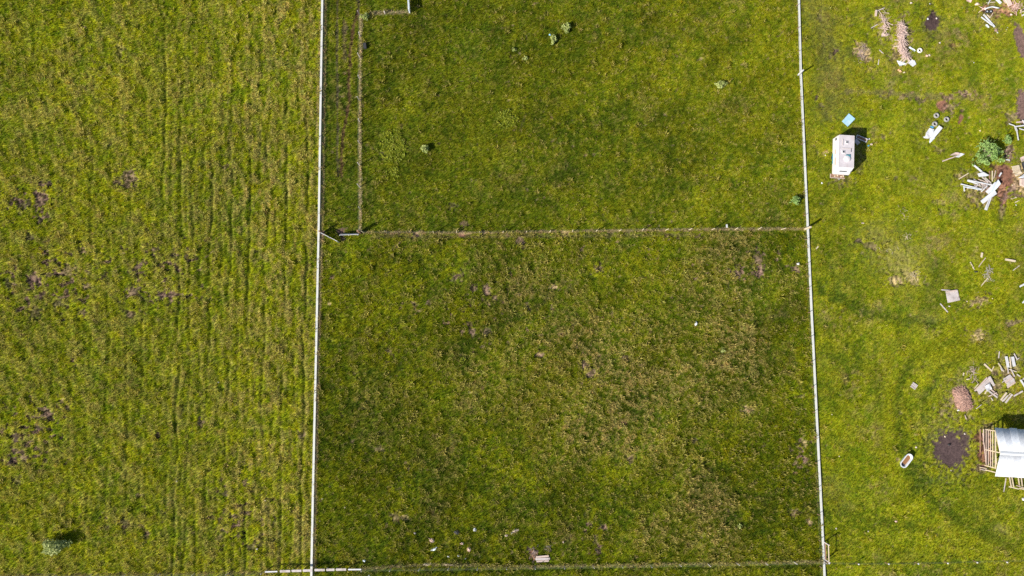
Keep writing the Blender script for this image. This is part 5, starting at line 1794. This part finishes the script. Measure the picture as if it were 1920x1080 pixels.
grm = bpy.data.materials.new('grass_blades')
grm.use_nodes = True
nt = grm.node_tree
N, L = nt.nodes, nt.links
b = N['Principled BSDF']
b.inputs['Roughness'].default_value = .8
b.inputs['Specular IOR Level'].default_value = .06
a_ = N.new('ShaderNodeAttribute')
a_.attribute_type = 'INSTANCER'
a_.attribute_name = 'tone'
L.new(a_.outputs['Color'], b.inputs['Base Color'])
tr = N.new('ShaderNodeBsdfTranslucent')
L.new(a_.outputs['Color'], tr.inputs[0])
mxs = N.new('ShaderNodeMixShader')
mxs.inputs[0].default_value = .3
L.new(b.outputs[0], mxs.inputs[1])
L.new(tr.outputs[0], mxs.inputs[2])
L.new(mxs.outputs[0], N['Material Output'].inputs[0])
gme.materials.append(grm)
gro = bpy.data.objects.new('meadow_grass', gme)
link(gro)
tag(gro, 'green and yellow meadow grass covering the whole ground', 'grass', None, 'stuff')

ng = bpy.data.node_groups.new('grow_grass', 'GeometryNodeTree')
ng.interface.new_socket('Geometry', in_out='INPUT', socket_type='NodeSocketGeometry')
ng.interface.new_socket('Geometry', in_out='OUTPUT', socket_type='NodeSocketGeometry')
G = ng.nodes
gi, gout = G.new('NodeGroupInput'), G.new('NodeGroupOutput')


def named(nm, dt):
    n = G.new('GeometryNodeInputNamedAttribute')
    n.data_type = dt
    n.inputs[0].default_value = nm
    return n.outputs[0]


sep = G.new('GeometryNodeSeparateGeometry')
sep.domain = 'POINT'
ng.links.new(gi.outputs[0], sep.inputs[0])
ng.links.new(named('spot', 'BOOLEAN'), sep.inputs[1])
mtp = G.new('GeometryNodeMeshToPoints')
ng.links.new(sep.outputs[0], mtp.inputs[0])
joins = G.new('GeometryNodeJoinGeometry')
outs = []
for k in range(NV):
    cmp_ = G.new('FunctionNodeCompare')
    cmp_.data_type = 'INT'
    cmp_.operation = 'EQUAL'
    ng.links.new(named('variant', 'INT'), cmp_.inputs[2])
    cmp_.inputs[3].default_value = k
    s2 = G.new('GeometryNodeSeparateGeometry')
    s2.domain = 'POINT'
    ng.links.new(sep.outputs[1], s2.inputs[0])
    ng.links.new(cmp_.outputs[0], s2.inputs[1])
    g2 = G.new('GeometryNodeGeometryToInstance')
    ng.links.new(s2.outputs[0], g2.inputs[0])
    outs.append(g2)
for g2 in outs:
    ng.links.new(g2.outputs[0], joins.inputs[0])
iop = G.new('GeometryNodeInstanceOnPoints')
ng.links.new(mtp.outputs[0], iop.inputs['Points'])
ng.links.new(joins.outputs[0], iop.inputs['Instance'])
iop.inputs['Pick Instance'].default_value = True
ng.links.new(named('variant', 'INT'), iop.inputs['Instance Index'])
cmb = G.new('ShaderNodeCombineXYZ')
ng.links.new(named('turn', 'FLOAT'), cmb.inputs[2])
ng.links.new(cmb.outputs[0], iop.inputs['Rotation'])
cs = G.new('ShaderNodeCombineXYZ')
gg = named('grow', 'FLOAT')
for q in range(3):
    ng.links.new(gg, cs.inputs[q])
ng.links.new(cs.outputs[0], iop.inputs['Scale'])
ng.links.new(iop.outputs[0], gout.inputs[0])
md = gro.modifiers.new('grow_grass', 'NODES')
md.node_group = ng
print('tufts', NP, 'ground quads', len(quads))
